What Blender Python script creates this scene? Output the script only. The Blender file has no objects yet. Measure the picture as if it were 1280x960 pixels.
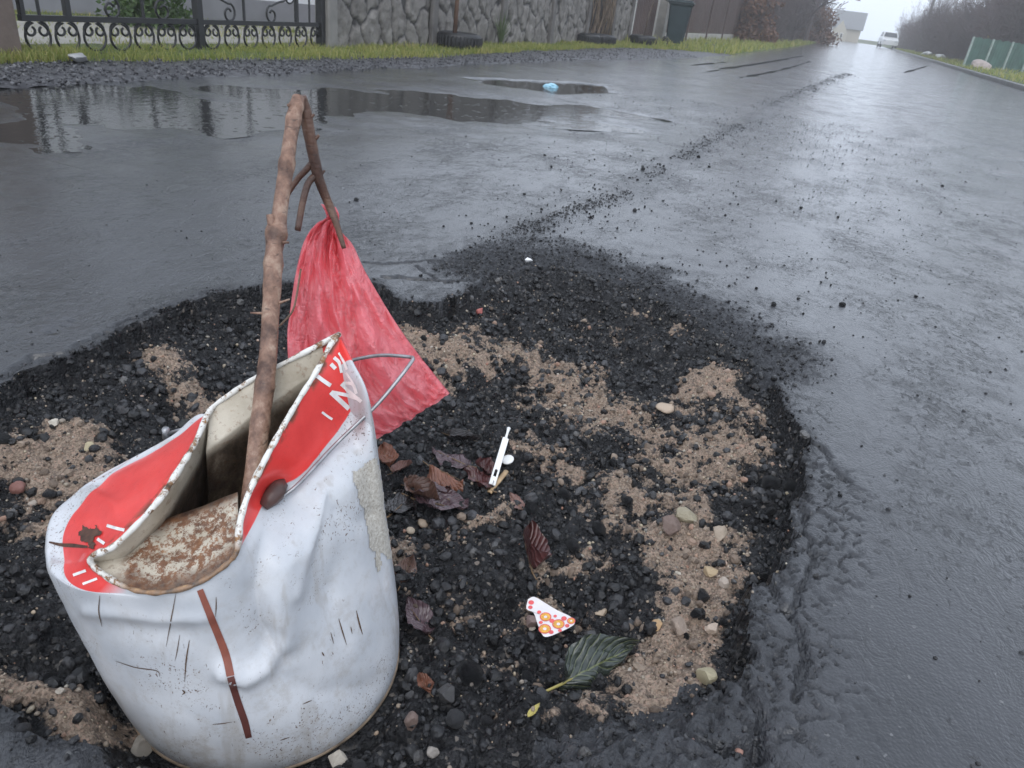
import bpy, math, random
import numpy as np
from mathutils import Vector, Matrix
from mathutils.bvhtree import BVHTree

random.seed(7)
RNG = np.random.default_rng(11)
C = bpy.context.scene.collection
sc = bpy.context.scene

# ------------------------------------------------------------------ camera
FPX, CAM_H, SL, VX, VY = 900.0, 0.70, 0.127, 1066.0, 46.5
up = np.array([SL, 1.0, SL*(VX-640)/FPX + (480-VY)/FPX]); up /= np.linalg.norm(up)
fw = np.array([(VX-640)/FPX, (480-VY)/FPX, -1.0]); fw /= np.linalg.norm(fw)
rt = np.cross(fw, up)
ROT = np.array([rt, fw, up])
EYE = np.array([0, 0, CAM_H])

def ray(px, py):
    return ROT @ np.array([(px-640)/FPX, (480-py)/FPX, -1.0])
def G(px, py, z=0.0):
    d = ray(px, py)
    return EYE + (z-CAM_H)/d[2]*d
def AT(px, py, depth):
    return EYE + ray(px, py)*depth
def PR(w):
    c = (np.asarray(w, float)-EYE) @ ROT
    return np.stack([640+FPX*c[..., 0]/-c[..., 2], 480-FPX*c[..., 1]/-c[..., 2]], -1)

cam = bpy.data.cameras.new('camera')
cam.sensor_width = 36.0
cam.lens = FPX*36/1280
cam.clip_start, cam.clip_end = 0.05, 2000
cam.dof.use_dof = True
cam.dof.focus_distance = 1.0
cam.dof.aperture_fstop = 19.0
camo = bpy.data.objects.new('camera', cam); C.objects.link(camo)
m4 = Matrix.Identity(4)
for i in range(3):
    for j in range(3):
        m4[i][j] = ROT[i, j]
m4[2][3] = CAM_H
camo.matrix_world = m4
sc.camera = camo

# ------------------------------------------------------------------ noise
def _hash(ix, iy, s):
    h = (ix.astype(np.int64)*374761393 + iy.astype(np.int64)*668265263 + s*2147483647) & 0xffffffff
    h = ((h ^ (h >> 13))*1274126177) & 0xffffffff
    h = ((h ^ (h >> 16))*2246822519) & 0xffffffff
    return ((h ^ (h >> 15)) & 0xffffff)/float(0xffffff)
def vnoise(x, y, s=0):
    ix, iy = np.floor(x), np.floor(y)
    fx, fy = x-ix, y-iy
    fx, fy = fx*fx*(3-2*fx), fy*fy*(3-2*fy)
    a, b = _hash(ix, iy, s), _hash(ix+1, iy, s)
    c, d = _hash(ix, iy+1, s), _hash(ix+1, iy+1, s)
    return (a*(1-fx)+b*fx)*(1-fy) + (c*(1-fx)+d*fx)*fy
def fbm(x, y, s=0, o=4):
    r, a, t = 0, 0.5, 0
    for k in range(o):
        r = r+a*(vnoise(x*2**k, y*2**k, s+k*17)*2-1); t += a; a *= .55
    return r/t
def worley(x, y, s=0):
    ix, iy = np.floor(x), np.floor(y)
    f1 = np.full(x.shape, 9.0); f2 = f1.copy(); idc = np.zeros(x.shape)
    for dx in (-1, 0, 1):
        for dy in (-1, 0, 1):
            cx, cy = ix+dx, iy+dy
            qx = cx+_hash(cx, cy, s); qy = cy+_hash(cx, cy, s+5)
            d = np.hypot(x-qx, y-qy); hid = _hash(cx, cy, s+9)
            n = d < f1
            f2 = np.where(n, f1, np.minimum(f2, d)); idc = np.where(n, hid, idc); f1 = np.where(n, d, f1)
    return f1, f2, idc
def ss(a, b, x):
    t = np.clip((x-a)/(b-a), 0, 1); return t*t*(3-2*t)
def pline_dist(x, y, pts):
    r = np.full(x.shape, 1e9)
    for (ax, ay), (bx, by) in zip(pts[:-1], pts[1:]):
        vx, vy = bx-ax, by-ay
        t = np.clip(((x-ax)*vx+(y-ay)*vy)/(vx*vx+vy*vy+1e-12), 0, 1)
        r = np.minimum(r, np.hypot(x-ax-t*vx, y-ay-t*vy))
    return r
def inside(x, y, pts):
    r = np.zeros(x.shape, bool)
    for (ax, ay), (bx, by) in zip(pts, pts[1:]+pts[:1]):
        c = (ay > y) != (by > y)
        r ^= c & (x < (bx-ax)*(y-ay)/((by-ay) if by != ay else 1e-9)+ax)
    return r
def catmull(P, n):
    P = np.asarray(P, float); out = []
    Q = np.vstack([2*P[0]-P[1], P, 2*P[-1]-P[-2]])
    for i in range(len(P)-1):
        p0, p1, p2, p3 = Q[i:i+4]
        for t in np.linspace(0, 1, n, endpoint=False):
            out.append(.5*((2*p1)+(-p0+p2)*t+(2*p0-5*p1+4*p2-p3)*t*t+(-p0+3*p1-3*p2+p3)*t**3))
    out.append(P[-1]); return np.array(out)

# ------------------------------------------------------------------ object helpers
def mesh_np(name, V, Fc, mats, parent=None, smooth=True, attrs=None, uv=None, midx=None):
    """V (n,3) array; Fc (m,k) array or list of faces."""
    me = bpy.data.meshes.new(name)
    V = np.asarray(V, np.float32)
    if isinstance(Fc, np.ndarray):
        m, k = Fc.shape
        me.vertices.add(len(V)); me.vertices.foreach_set('co', V.ravel())
        me.loops.add(m*k); me.loops.foreach_set('vertex_index', Fc.astype(np.int32).ravel())
        me.polygons.add(m)
        me.polygons.foreach_set('loop_start', np.arange(0, m*k, k, dtype=np.int32))
        me.update(calc_edges=True)
    else:
        me.from_pydata([tuple(map(float, v)) for v in V], [], [tuple(map(int, f)) for f in Fc]); me.update()
    me.polygons.foreach_set('use_smooth', np.full(len(me.polygons), smooth))
    if midx is not None:
        me.polygons.foreach_set('material_index', np.asarray(midx, np.int32))
    for k_, a in (attrs or {}).items():
        at = me.attributes.new(k_, 'FLOAT', 'POINT'); at.data.foreach_set('value', np.asarray(a, np.float32))
    if uv is not None:
        ul = me.uv_layers.new(name='uv')
        li = np.zeros(len(me.loops), np.int32); me.loops.foreach_get('vertex_index', li)
        ul.data.foreach_set('uv', np.asarray(uv, np.float32)[li].ravel())
    for mm in (mats if isinstance(mats, (list, tuple)) else [mats]):
        me.materials.append(mm)
    o = bpy.data.objects.new(name, me); C.objects.link(o)
    if parent is not None:
        o.parent = parent
    return o
def tag(o, label=None, cat=None, group=None, kind=None):
    if label: o['label'] = label
    if cat: o['category'] = cat
    if group: o['group'] = group
    if kind: o['kind'] = kind
    return o
def thing(name, label, cat, loc=(0, 0, 0), rz=0, group=None):
    o = bpy.data.objects.new(name, None); C.objects.link(o)
    o.empty_display_size = .05
    o.location = [float(v) for v in loc]; o.rotation_euler = (0, 0, rz)
    return tag(o, label, cat, group)
def grid_faces(nr, nc, wrap=False):
    i, j = np.meshgrid(np.arange(nr-1), np.arange(nc if wrap else nc-1), indexing='ij')
    i, j = i.ravel(), j.ravel(); j2 = (j+1) % nc
    return np.stack([i*nc+j, i*nc+j2, (i+1)*nc+j2, (i+1)*nc+j], 1)

class MB:
    """collects shapes into one mesh"""
    def __init__(s): s.v, s.f, s.n = [], [], 0
    def add(s, V, Fs):
        V = np.asarray(V, float); s.v.append(V)
        s.f += [tuple(int(a)+s.n for a in f) for f in Fs]; s.n += len(V); return s
    def box(s, x0, x1, y0, y1, z0, z1, bev=0.0):
        b = bev
        if b <= 0:
            V = [(x, y, z) for z in (z0, z1) for (x, y) in ((x0, y0), (x1, y0), (x1, y1), (x0, y1))]
            return s.add(V, [(3, 2, 1, 0), (4, 5, 6, 7), (0, 1, 5, 4), (1, 2, 6, 5), (2, 3, 7, 6), (3, 0, 4, 7)])
        def ring(x0, x1, y0, y1, z, c):
            return [(x0+c, y0, z), (x1-c, y0, z), (x1, y0+c, z), (x1, y1-c, z), (x1-c, y1, z), (x0+c, y1, z), (x0, y1-c, z), (x0, y0+c, z)]
        V = ring(x0+b, x1-b, y0+b, y1-b, z0, b*.6)+ring(x0, x1, y0, y1, z0+b, b)+ring(x0, x1, y0, y1, z1-b, b)+ring(x0+b, x1-b, y0+b, y1-b, z1, b*.6)
        Fs = [tuple(range(7, -1, -1)), tuple(range(24, 32))]
        for r in range(3):
            for k in range(8):
                Fs.append((r*8+k, r*8+(k+1) % 8, r*8+8+(k+1) % 8, r*8+8+k))
        return s.add(V, Fs)
    def tube(s, pts, rad, sides=6, cap=True, closed=False):
        P = np.asarray(pts, float); n = len(P)
        R = np.full(n, rad) if np.isscalar(rad) else np.asarray(rad, float)
        T = np.gradient(P, axis=0)
        if closed: T = np.roll(P, -1, 0)-np.roll(P, 1, 0)
        T /= np.linalg.norm(T, axis=1)[:, None]+1e-12
        a = np.array([0, 0, 1.0]) if abs(T[0][2]) < .9 else np.array([1.0, 0, 0])
        u = np.cross(T[0], a); u /= np.linalg.norm(u)
        V = []
        for i in range(n):
            u = u-T[i]*(u@T[i]); u /= np.linalg.norm(u)+1e-12
            w = np.cross(T[i], u)
            for k in range(sides):
                t = 2*math.pi*k/sides
                V.append(P[i]+R[i]*(math.cos(t)*u+math.sin(t)*w))
        Fs = []
        for i in range(n if closed else n-1):
            for k in range(sides):
                i2 = (i+1) % n
                Fs.append((i*sides+k, i*sides+(k+1) % sides, i2*sides+(k+1) % sides, i2*sides+k))
        if cap and not closed:
            Fs += [tuple(range(sides-1, -1, -1)), tuple(range((n-1)*sides, n*sides))]
        return s.add(V, Fs)
    def lathe(s, prof, c=(0, 0, 0), n=24):
        V = [(c[0]+r*math.cos(2*math.pi*k/n), c[1]+r*math.sin(2*math.pi*k/n), c[2]+z) for r, z in prof for k in range(n)]
        Fs = [(i*n+k, i*n+(k+1) % n, (i+1)*n+(k+1) % n, (i+1)*n+k) for i in range(len(prof)-1) for k in range(n)]
        return s.add(V, Fs)
    def build(s, name, mat, parent=None, smooth=False):
        return mesh_np(name, np.vstack(s.v), s.f, mat, parent, smooth)

# ------------------------------------------------------------------ material helper
class NB:
    def __init__(s, name):
        s.m = bpy.data.materials.new(name); s.m.use_nodes = True
        s.nt = s.m.node_tree; s.nt.nodes.clear()
        s.out = s.nt.nodes.new('ShaderNodeOutputMaterial')
        s.tc = s.nt.nodes.new('ShaderNodeTexCoord')
    def new(s, t, **kw):
        n = s.nt.nodes.new(t)
        for k, v in kw.items(): setattr(n, k, v)
        return n
    def put(s, sock, v):
        if hasattr(v, 'is_output'): s.nt.links.new(v, sock)
        elif v is not None:
            if isinstance(v, (tuple, list)) and len(v) == 3 and sock.type == 'RGBA': v = (*v, 1)
            elif sock.type == 'RGBA' and not isinstance(v, (tuple, list)): v = (v, v, v, 1)
            sock.default_value = v
    def obj(s): return s.tc.outputs['Object']
    def uv(s): return s.tc.outputs['UV']
    def scl(s, v, k):
        n = s.new('ShaderNodeMapping'); s.put(n.inputs[0], v); n.inputs['Scale'].default_value = k; return n.outputs[0]
    def noise(s, scale, detail=4, rough=.55, vec=None, dist=0.0, col=False):
        n = s.new('ShaderNodeTexNoise'); s.put(n.inputs['Vector'], vec if vec is not None else s.obj())
        n.inputs['Scale'].default_value = scale; n.inputs['Detail'].default_value = detail
        n.inputs['Roughness'].default_value = rough; n.inputs['Distortion'].default_value = dist
        return n.outputs['Color' if col else 'Fac']
    def vor(s, scale, feature='F1', out='Distance', vec=None, rnd=1.0):
        n = s.new('ShaderNodeTexVoronoi', feature=feature); s.put(n.inputs['Vector'], vec if vec is not None else s.obj())
        n.inputs['Scale'].default_value = scale; n.inputs['Randomness'].default_value = rnd
        return n.outputs[out]
    def ramp(s, f, stops, interp='LINEAR'):
        n = s.new('ShaderNodeValToRGB'); s.put(n.inputs[0], f); e = n.color_ramp; e.interpolation = interp
        while len(e.elements) < len(stops): e.elements.new(.5)
        for el, (p, c) in zip(e.elements, stops):
            el.position = p; el.color = (*c, 1) if isinstance(c, (tuple, list)) else (c, c, c, 1)
        return n.outputs[0]
    def mix(s, f, a, b, mode='MIX'):
        n = s.new('ShaderNodeMix', data_type='RGBA', blend_type=mode)
        s.put(n.inputs[0], f); s.put(n.inputs[6], a); s.put(n.inputs[7], b); return n.outputs[2]
    def math(s, op, a, b=None, c=None, clamp=False):
        n = s.new('ShaderNodeMath', operation=op, use_clamp=clamp)
        s.put(n.inputs[0], a); s.put(n.inputs[1], b); s.put(n.inputs[2], c); return n.outputs[0]
    def attr(s, name): return s.new('ShaderNodeAttribute', attribute_name=name).outputs['Fac']
    def rnd(s): return s.new('ShaderNodeObjectInfo').outputs['Random']
    def bump(s, h, strength=.5, dist=.01, nrm=None):
        n = s.new('ShaderNodeBump'); s.put(n.inputs['Height'], h)
        n.inputs['Strength'].default_value = strength; n.inputs['Distance'].default_value = dist
        if nrm is not None: s.put(n.inputs['Normal'], nrm)
        return n.outputs[0]
    def step(s, v, a, b):
        n = s.new('ShaderNodeMapRange', interpolation_type='SMOOTHSTEP'); s.put(n.inputs[0], v)
        n.inputs[1].default_value = a; n.inputs[2].default_value = b; return n.outputs[0]
    def pbr(s, color, rough=.5, nrm=None, metal=0.0, spec=.5, coat=0.0, trans=None, **kw):
        p = s.new('ShaderNodeBsdfPrincipled')
        s.put(p.inputs['Base Color'], color); s.put(p.inputs['Roughness'], rough); s.put(p.inputs['Metallic'], metal)
        s.put(p.inputs['Specular IOR Level'], spec); s.put(p.inputs['Coat Weight'], coat)
        if nrm is not None: s.put(p.inputs['Normal'], nrm)
        for k, v in kw.items(): s.put(p.inputs[k], v)
        sh = p.outputs[0]
        if trans is not None:
            t = s.new('ShaderNodeBsdfTranslucent'); s.put(t.inputs[0], trans[1])
            if nrm is not None: s.put(t.inputs['Normal'], nrm)
            mx = s.new('ShaderNodeMixShader'); mx.inputs[0].default_value = trans[0]
            s.nt.links.new(sh, mx.inputs[1]); s.nt.links.new(t.outputs[0], mx.inputs[2]); sh = mx.outputs[0]
        s.nt.links.new(sh, s.out.inputs[0]); return s.m

def simple(name, col, rough=.6, var=.25, scale=8.0, bump=.2, bscale=60.0, bd=.004, **kw):
    b = NB(name)
    dark = tuple(c*(1-var) for c in col); light = tuple(min(1, c*(1+var)) for c in col)
    c = b.ramp(b.noise(scale, 5), [(.3, dark), (.7, light)])
    return b.pbr(c, rough, b.bump(b.noise(bscale, 4), bump, bd), **kw)

# ------------------------------------------------------------------ world and sun
w = bpy.data.worlds.new('World'); sc.world = w; w.use_nodes = True
nt = w.node_tree; bg = nt.nodes['Background']
sky = nt.nodes.new('ShaderNodeTexSky'); sky.sky_type = 'NISHITA'; sky.sun_disc = False
SUN_EL, SUN_AZ = math.radians(52), math.radians(165)
sky.sun_elevation, sky.sun_rotation = SUN_EL, SUN_AZ
sky.air_density, sky.dust_density, sky.ozone_density = 1.0, 3.0, 1.0
hs = nt.nodes.new('ShaderNodeHueSaturation'); hs.inputs['Saturation'].default_value = .22
mx = nt.nodes.new('ShaderNodeMix'); mx.data_type = 'RGBA'; mx.inputs[0].default_value = .72
mx.inputs[7].default_value = (7.95, 8.9, 10.5, 1)          # the even cloud layer
nt.links.new(sky.outputs[0], hs.inputs['Color']); nt.links.new(hs.outputs[0], mx.inputs[6])
nt.links.new(mx.outputs[2], bg.inputs[0]); bg.inputs[1].default_value = .135
sun = bpy.data.lights.new('sun', 'SUN'); sun.energy = .7; sun.angle = math.radians(40); sun.color = (1, .97, .93)
suno = bpy.data.objects.new('sun', sun); C.objects.link(suno)
sd = Vector((math.sin(SUN_AZ)*math.cos(SUN_EL), math.cos(SUN_AZ)*math.cos(SUN_EL), math.sin(SUN_EL)))
suno.rotation_euler = sd.to_track_quat('Z', 'Y').to_euler(); suno.location = (2, -3, 6)
vs = sc.view_settings; vs.view_transform = 'Standard'; vs.look = 'None'; vs.exposure = .30; vs.gamma = 1
vs.use_curve_mapping = False
sc.cycles.use_denoising = True
sc.cycles.max_bounces = 8; sc.cycles.volume_bounces = 4; sc.cycles.volume_step_rate = 4

# ------------------------------------------------------------------ ground materials
def mat_road():
    b = NB('wet_asphalt')
    v = b.obj(); sp = b.scl(v, (1.0, .55, 1.0))
    big = b.noise(1.1, 5, .6)
    mid = b.noise(9, 5, .62, sp)
    rav = b.attr('ravel')
    fine = b.vor(150); grit = b.noise(150, 5, .75)
    wr = b.noise(78, 5, .70, b.scl(v, (1.0, .6, 1.0)), .8)
    grain = b.vor(210)
    pm = b.step(b.noise(3.4, 6, .70, sp), .34, .70)
    pm = b.math('MAXIMUM', pm, b.math('MULTIPLY', rav, 1.6), clamp=True)
    thr = b.math('SUBTRACT', wr, b.math('MULTIPLY', pm, .17))     # worn pits break through the wet skin in patches
    pits = b.step(thr, .35, .25)
    h = b.math('ADD', b.math('MULTIPLY', mid, .16), b.math('MULTIPLY', wr, b.math('ADD', b.math('MULTIPLY', pm, .10), .05)))
    h = b.math('SUBTRACT', h, b.math('MULTIPLY', pits, .42))
    h = b.math('ADD', h, b.math('MULTIPLY', grit, b.math('ADD', b.math('MULTIPLY', rav, .6), .10)))
    h = b.math('SUBTRACT', h, b.math('MULTIPLY', grain, b.math('ADD', b.math('MULTIPLY', rav, .45), .16)))
    wk = b.noise(19, 5, .62, b.scl(v, (1.0, .62, 1.0)), 1.4)
    wk = b.math('SUBTRACT', 1.0, b.math('ABSOLUTE', b.math('MULTIPLY', b.math('SUBTRACT', wk, .5), 5.0)), clamp=True)   # low creases of the rolled skin
    wk = b.math('MULTIPLY', b.math('POWER', wk, 1.6), b.math('ADD', b.math('MULTIPLY', pm, .70), .10))
    h = b.math('SUBTRACT', h, b.math('MULTIPLY', wk, .8))
    nrm = b.bump(h, .65, .0075)
    col = b.ramp(mid, [(.3, (.010, .011, .014)), (.7, (.023, .024, .029))])
    col = b.mix(b.step(b.vor(240, out='Color'), .93, .97), col, (.10, .10, .10))
    rg = b.math('ADD', b.math('MULTIPLY', pits, .25), b.ramp(big, [(.3, .15), (.72, .33)]))
    rg = b.math('ADD', rg, b.math('MULTIPLY', rav, .22))
    film = b.math('MULTIPLY', b.math('SUBTRACT', 1.0, b.math('MULTIPLY', pits, .45)), b.math('SUBTRACT', 1.0, b.math('MULTIPLY', rav, .75)))
    cn = b.bump(b.math('SUBTRACT', b.math('ADD', b.math('MULTIPLY', mid, .13), b.math('MULTIPLY', wr, .09)), b.math('ADD', b.math('MULTIPLY', pits, .34), b.math('ADD', b.math('MULTIPLY', grain, .15), b.math('ADD', b.math('MULTIPLY', grit, -.10), b.math('MULTIPLY', wk, .70))))), .40, .0075)
    return b.pbr(col, b.math('ADD', rg, .10), nrm, spec=.5, coat=film, **{'Coat Roughness': .13, 'Coat Normal': cn, 'Coat IOR': 1.38})
def mat_hole():
    b = NB('rubble_ground')
    sand = b.attr('sand')
    n1 = b.noise(38, 6, .7); n2 = b.noise(150, 4, .7)
    f = b.math('ADD', sand, b.math('MULTIPLY', b.math('SUBTRACT', n1, .5), 1.3))
    f = b.math('ADD', f, b.math('MULTIPLY', b.math('SUBTRACT', n2, .5), .8))
    f = b.step(f, .40, .62)
    cell = b.vor(170, out='Color'); cv = b.new('ShaderNodeSeparateColor'); b.put(cv.inputs[0], cell)
    blk = b.ramp(cv.outputs[0], [(0, (.005, .005, .006)), (.6, (.012, .012, .013)), (.9, (.026, .026, .028)), (.975, (.07, .065, .06)), (1, (.2, .17, .145))])
    cell2 = b.vor(380, out='Color'); cw = b.new('ShaderNodeSeparateColor'); b.put(cw.inputs[0], b.mix(.5, cell2, b.noise(260, 5, .8, col=True)))
    snd = b.ramp(cw.outputs[1], [(.15, (.10, .072, .054)), (.42, (.235, .175, .130)), (.62, (.33, .26, .20)), (.78, (.38, .25, .19)), (.9, (.50, .45, .39))])
    snd = b.mix(b.math('MULTIPLY', b.step(b.noise(70, 5, .7), .5, .68), .75), snd, (.05, .043, .04))
    col = b.mix(f, blk, snd)
    rg = b.mix(f, b.ramp(n1, [(.3, .16), (.7, .4)]), .75)
    h = b.math('SUBTRACT', b.math('MULTIPLY', n2, 1.0), b.math('MULTIPLY', b.vor(170), .5))
    h = b.math('ADD', h, b.math('MULTIPLY', n1, 1.3))
    return b.pbr(col, rg, b.bump(h, .8, .006), spec=b.mix(f, .28, .3))
M_ROAD, M_HOLE = mat_road(), mat_hole()

# ------------------------------------------------------------------ the road and its pothole
def gp(pts, z=0.0): return [tuple(G(x, y, z)[:2]) for x, y in pts]
RIM = gp([(-150, 560), (-60, 505), (0, 480), (60, 450), (130, 420), (200, 385), (260, 364), (330, 352), (400, 348), (470, 352), (505, 372), (560, 374),
          (592, 352), (612, 330), (700, 322), (800, 350), (870, 386), (935, 432), (972, 470), (1000, 540), (1003, 600), (985, 665), (955, 710), (940, 780),
          (925, 835), (880, 878), (820, 908), (740, 940), (640, 985), (540, 1030), (420, 1060), (300, 1030), (200, 975), (120, 938), (60, 914), (0, 888),
          (-80, 850), (-180, 780), (-210, 680)])
SOFT = gp([(600, 318), (700, 305), (800, 330), (880, 372), (940, 425)])
SOFT2 = gp([(860, 890), (760, 930)])
SANDS = [(gp(p, -.06), r) for p, r in [
    ([(575, 425), (610, 440), (650, 425), (690, 440)], .060), ([(700, 455), (740, 500), (790, 510), (850, 535), (900, 540)], .095),
    ([(690, 545), (760, 590), (810, 615)], .060), ([(895, 485), (965, 535)], .05), ([(885, 590), (850, 650), (885, 720), (872, 780), (862, 850), (830, 905)], .052),
    ([(500, 415), (550, 440)], .07), ([(5, 575), (60, 600), (100, 625)], .085), ([(0, 866), (60, 902), (110, 925)], .04), ([(690, 735), (735, 748)], .03),
    ([(190, 440), (250, 480)], .045), ([(575, 640), (640, 610)], .025), ([(680, 690), (740, 690)], .028), ([(600, 320), (690, 345)], .03)]]
CRACKS = [(gp(p), wd, dp) for p, wd, dp in [
    ([(455, 325), (490, 327), (540, 322), (590, 326)], .004, .012), ([(480, 343), (520, 346), (560, 350), (590, 345)], .005, .02), ([(520, 330), (545, 345)], .004, .012),
    ([(0, 468), (40, 440), (80, 436), (130, 412)], .005, .014), ([(60, 412), (90, 400)], .005, .013), ([(140, 405), (190, 385)], .004, .012),
    ([(1003, 545), (1030, 560), (1060, 600)], .004, .012), ([(1000, 600), (1015, 700), (990, 760)], .005, .012), ([(960, 720), (1010, 800), (1000, 870)], .005, .014),
    ([(930, 840), (960, 900), (940, 960)], .005, .014), ([(850, 900), (900, 930), (960, 930)], .005, .014)]]
SEAM = gp([(610, 305), (700, 268), (780, 240), (850, 200), (920, 158), (990, 120), (1060, 92)])
PUD1 = gp([(-80, 128), (60, 106), (250, 112), (420, 106), (560, 112), (700, 128), (815, 150), (740, 160), (560, 150), (430, 152), (200, 172), (0, 180), (-120, 190)])
PUD2 = gp([(575, 96), (640, 98), (760, 105), (775, 117), (700, 117), (620, 105)])
RAVEL2 = gp([(1010, 590), (985, 720), (960, 850), (880, 930), (760, 970), (600, 1000)])

def poly_sd(x, y, pts):
    d = pline_dist(x, y, pts+pts[:1])
    return np.where(inside(x, y, pts), d, -d)
BKT = G(337, 820, -.102)[:2]
def height(x, y):
    """returns z, hole, sand, ravel for arrays x, y"""
    x = np.asarray(x, float); y = np.asarray(y, float)
    z = fbm(x*.9, y*.5, 3, 3)*.010 + fbm(x*3.1, y*2.2, 4, 3)*.0035
    near = (x > -2.2) & (x < 1.3) & (y > -.4) & (y < 3.2)
    z = z*np.where(y > 12, .4, 1)
    hole = np.zeros(x.shape); sand = np.zeros(x.shape); rav = np.zeros(x.shape)
    # puddle hollows
    far = y > 1.8
    if far.any():
        p = poly_sd(x[far], y[far], PUD1)+fbm(x[far]*1.7, y[far]*2.6, 8, 5)*.75
        z[far] -= .021*ss(-.55, .65, p)
        p = poly_sd(x[far], y[far], PUD2)+fbm(x[far]*5, y[far]*5, 9, 3)*.10
        z[far] -= .040*ss(0, .07, p)
    sdist = pline_dist(x, y, SEAM)
    z += .006*np.exp(-(sdist/.05)**2)*(fbm(x*6, y*6, 12, 3)+.6)
    rav = np.maximum(rav, .55*np.exp(-(sdist/.10)**2)*np.clip(fbm(x*3, y*3, 13, 3)+.7, 0, 1))
    if near.any():
        X, Y = x[near], y[near]
        d = poly_sd(X, Y, RIM)
        soft = np.maximum(1-ss(.10, .32, pline_dist(X, Y, SOFT)), .55*(1-ss(.05, .2, pline_dist(X, Y, SOFT2))))
        d = d+fbm(X*8, Y*8, 21, 3)*.022+fbm(X*34, Y*34, 22, 3)*.009*(1-soft*.5)
        wb = worley(X*16, Y*16, 23)[2]
        d = d+(wb-.5)*.02*(1-soft)
        sharp = -(.052*ss(0, .012, d)+.012*ss(.012, .05, d)+.05*ss(.03, .30, d))
        softz = -(.018*ss(-.16, .06, d)+.022*ss(.0, .08, d)+.065*ss(.05, .42, d))
        zz = sharp*(1-soft)+softz*soft
        m = ss(.004, .05, d)
        s = np.zeros(X.shape)
        for pts, r in SANDS:
            s = np.maximum(s, 1.15-pline_dist(X, Y, pts)/r*.52)
        s = np.clip(s+fbm(X*7, Y*7, 31, 5)*1.05+fbm(X*40, Y*40, 32, 3)*.5-.17, 0, 1)*m
        f1, f2, c1 = worley(X*17+fbm(X*20, Y*20, 5, 2)*.4, Y*17, 41); l1 = (1-np.clip(f1, 0, 1)**2)*(.35+c1*.9)
        f1, f2, c2 = worley(X*48, Y*48, 42); l2 = (1-np.clip(f1, 0, 1)**1.6)*(.3+c2)
        f1, f2, c3 = worley(X*110, Y*110, 43); l3 = (1-np.clip(f1, 0, 1)**1.5)*(.3+c3)
        zz += m*(fbm(X*5.5, Y*5.5, 44, 3)*.032+(l1-.5)*.026*(1-.6*s)+(l2-.5)*.012*(1-.1*s)+(l3-.5)*.0055+fbm(X*70, Y*70, 45, 2)*.003)
        zz += .010*ss(.2, .8, s)*m
        # loosened skin round the rim
        r = soft*ss(-.30, -.02, d+fbm(X*7, Y*7, 46, 4)*.16)
        r = np.maximum(r, (1-ss(.02, .12, pline_dist(X, Y, RAVEL2)))*.45*np.clip(.55+fbm(X*9, Y*9, 47, 3), 0, 1))
        r = np.maximum(r, .6*ss(-.05, 0, d))
        zz += (1-m)*r*((l3-.5)*.0055*(.35+soft)+(l2-.55)*.0065*np.clip(soft+.35, 0, 1)+fbm(X*40, Y*40, 48, 3)*.003)
        lip = (1-ss(.03, .13, pline_dist(X, Y, RAVEL2)+fbm(X*10, Y*10, 57, 3)*.05))*(1-m)
        g1, g2, gid = worley(X*25+fbm(X*26, Y*26, 58, 3)*.7, Y*25+fbm(X*26, Y*26, 59, 3)*.7, 60)
        zz -= lip*(.009*(1-ss(.0, .12, g2-g1))+(gid-.4)*.0055*ss(.05, .2, g2-g1))
        for pts, wd, dp in CRACKS:
            cd = pline_dist(X+fbm(X*40, Y*40, 51, 2)*.012, Y+fbm(X*40, Y*40, 52, 2)*.012, pts)
            zz -= (1-m)*dp*np.exp(-(cd/wd)**2)
        kb = 1-ss(.172, .225, np.hypot(X-BKT[0], Y-BKT[1]))
        zb = z[near]*(1-m*.5)+zz
        z[near] = zb*(1-kb)+np.minimum(zb, -.103+(l3-.5)*.003)*kb
        hole[near] = np.maximum(ss(-.004, .004, d)*(1-soft), ss(-.02, .06, d)*soft*1.0); sand[near] = s
        rv = rav[near]; rav[near] = np.maximum(rv, r)
    return z, hole, sand, rav
def GND(px, py, n=10):
    """the point of the ground seen at a pixel of the photograph"""
    z = -.02
    for _ in range(n):
        p = G(px, py, z); z = .5*z+.5*float(height(p[:1], p[1:2])[0][0])
    return G(px, py, z)

def axis(segs):
    out = [segs[0][0]]
    for a, b_, st in segs:
        n = max(1, int(round((b_-a)/st))); out += list(np.linspace(a, b_, n+1)[1:])
    return np.array(out)
xs = axis([(-9, -3.8, .4), (-3.8, -1.45, .035), (-1.45, -1.30, .012), (-1.30, .36, .0042), (.36, .5, .012), (.5, 1.6, .035), (1.6, 4.2, .08)])
ys = axis([(-1.5, .1, .08), (.1, .22, .012), (.22, 1.45, .0042), (1.45, 2.3, .006), (2.3, 2.6, .012), (2.6, 5.6, .035), (5.6, 9, .07), (9, 20, .3), (20, 60, 1.5), (60, 136, 6)])
gx, gy = np.meshgrid(xs, ys); X, Y = gx.ravel(), gy.ravel()
Z, HOLE, SAND, RAV = height(X, Y)
V = np.stack([X, Y, Z], 1)
FQ = grid_faces(len(ys), len(xs))
fh = HOLE[FQ].mean(1) > .5
def submesh(name, sel, mat, attrs):
    F_ = FQ[sel]; u, inv = np.unique(F_.ravel(), return_inverse=True)
    return mesh_np(name, V[u], inv.reshape(F_.shape), mat, attrs={k: a[u] for k, a in attrs.items()})
tag(submesh('road', ~fh, M_ROAD, {'ravel': RAV}), kind='structure')
tag(submesh('pothole_ground', fh, M_HOLE, {'sand': SAND}), kind='structure')

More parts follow.
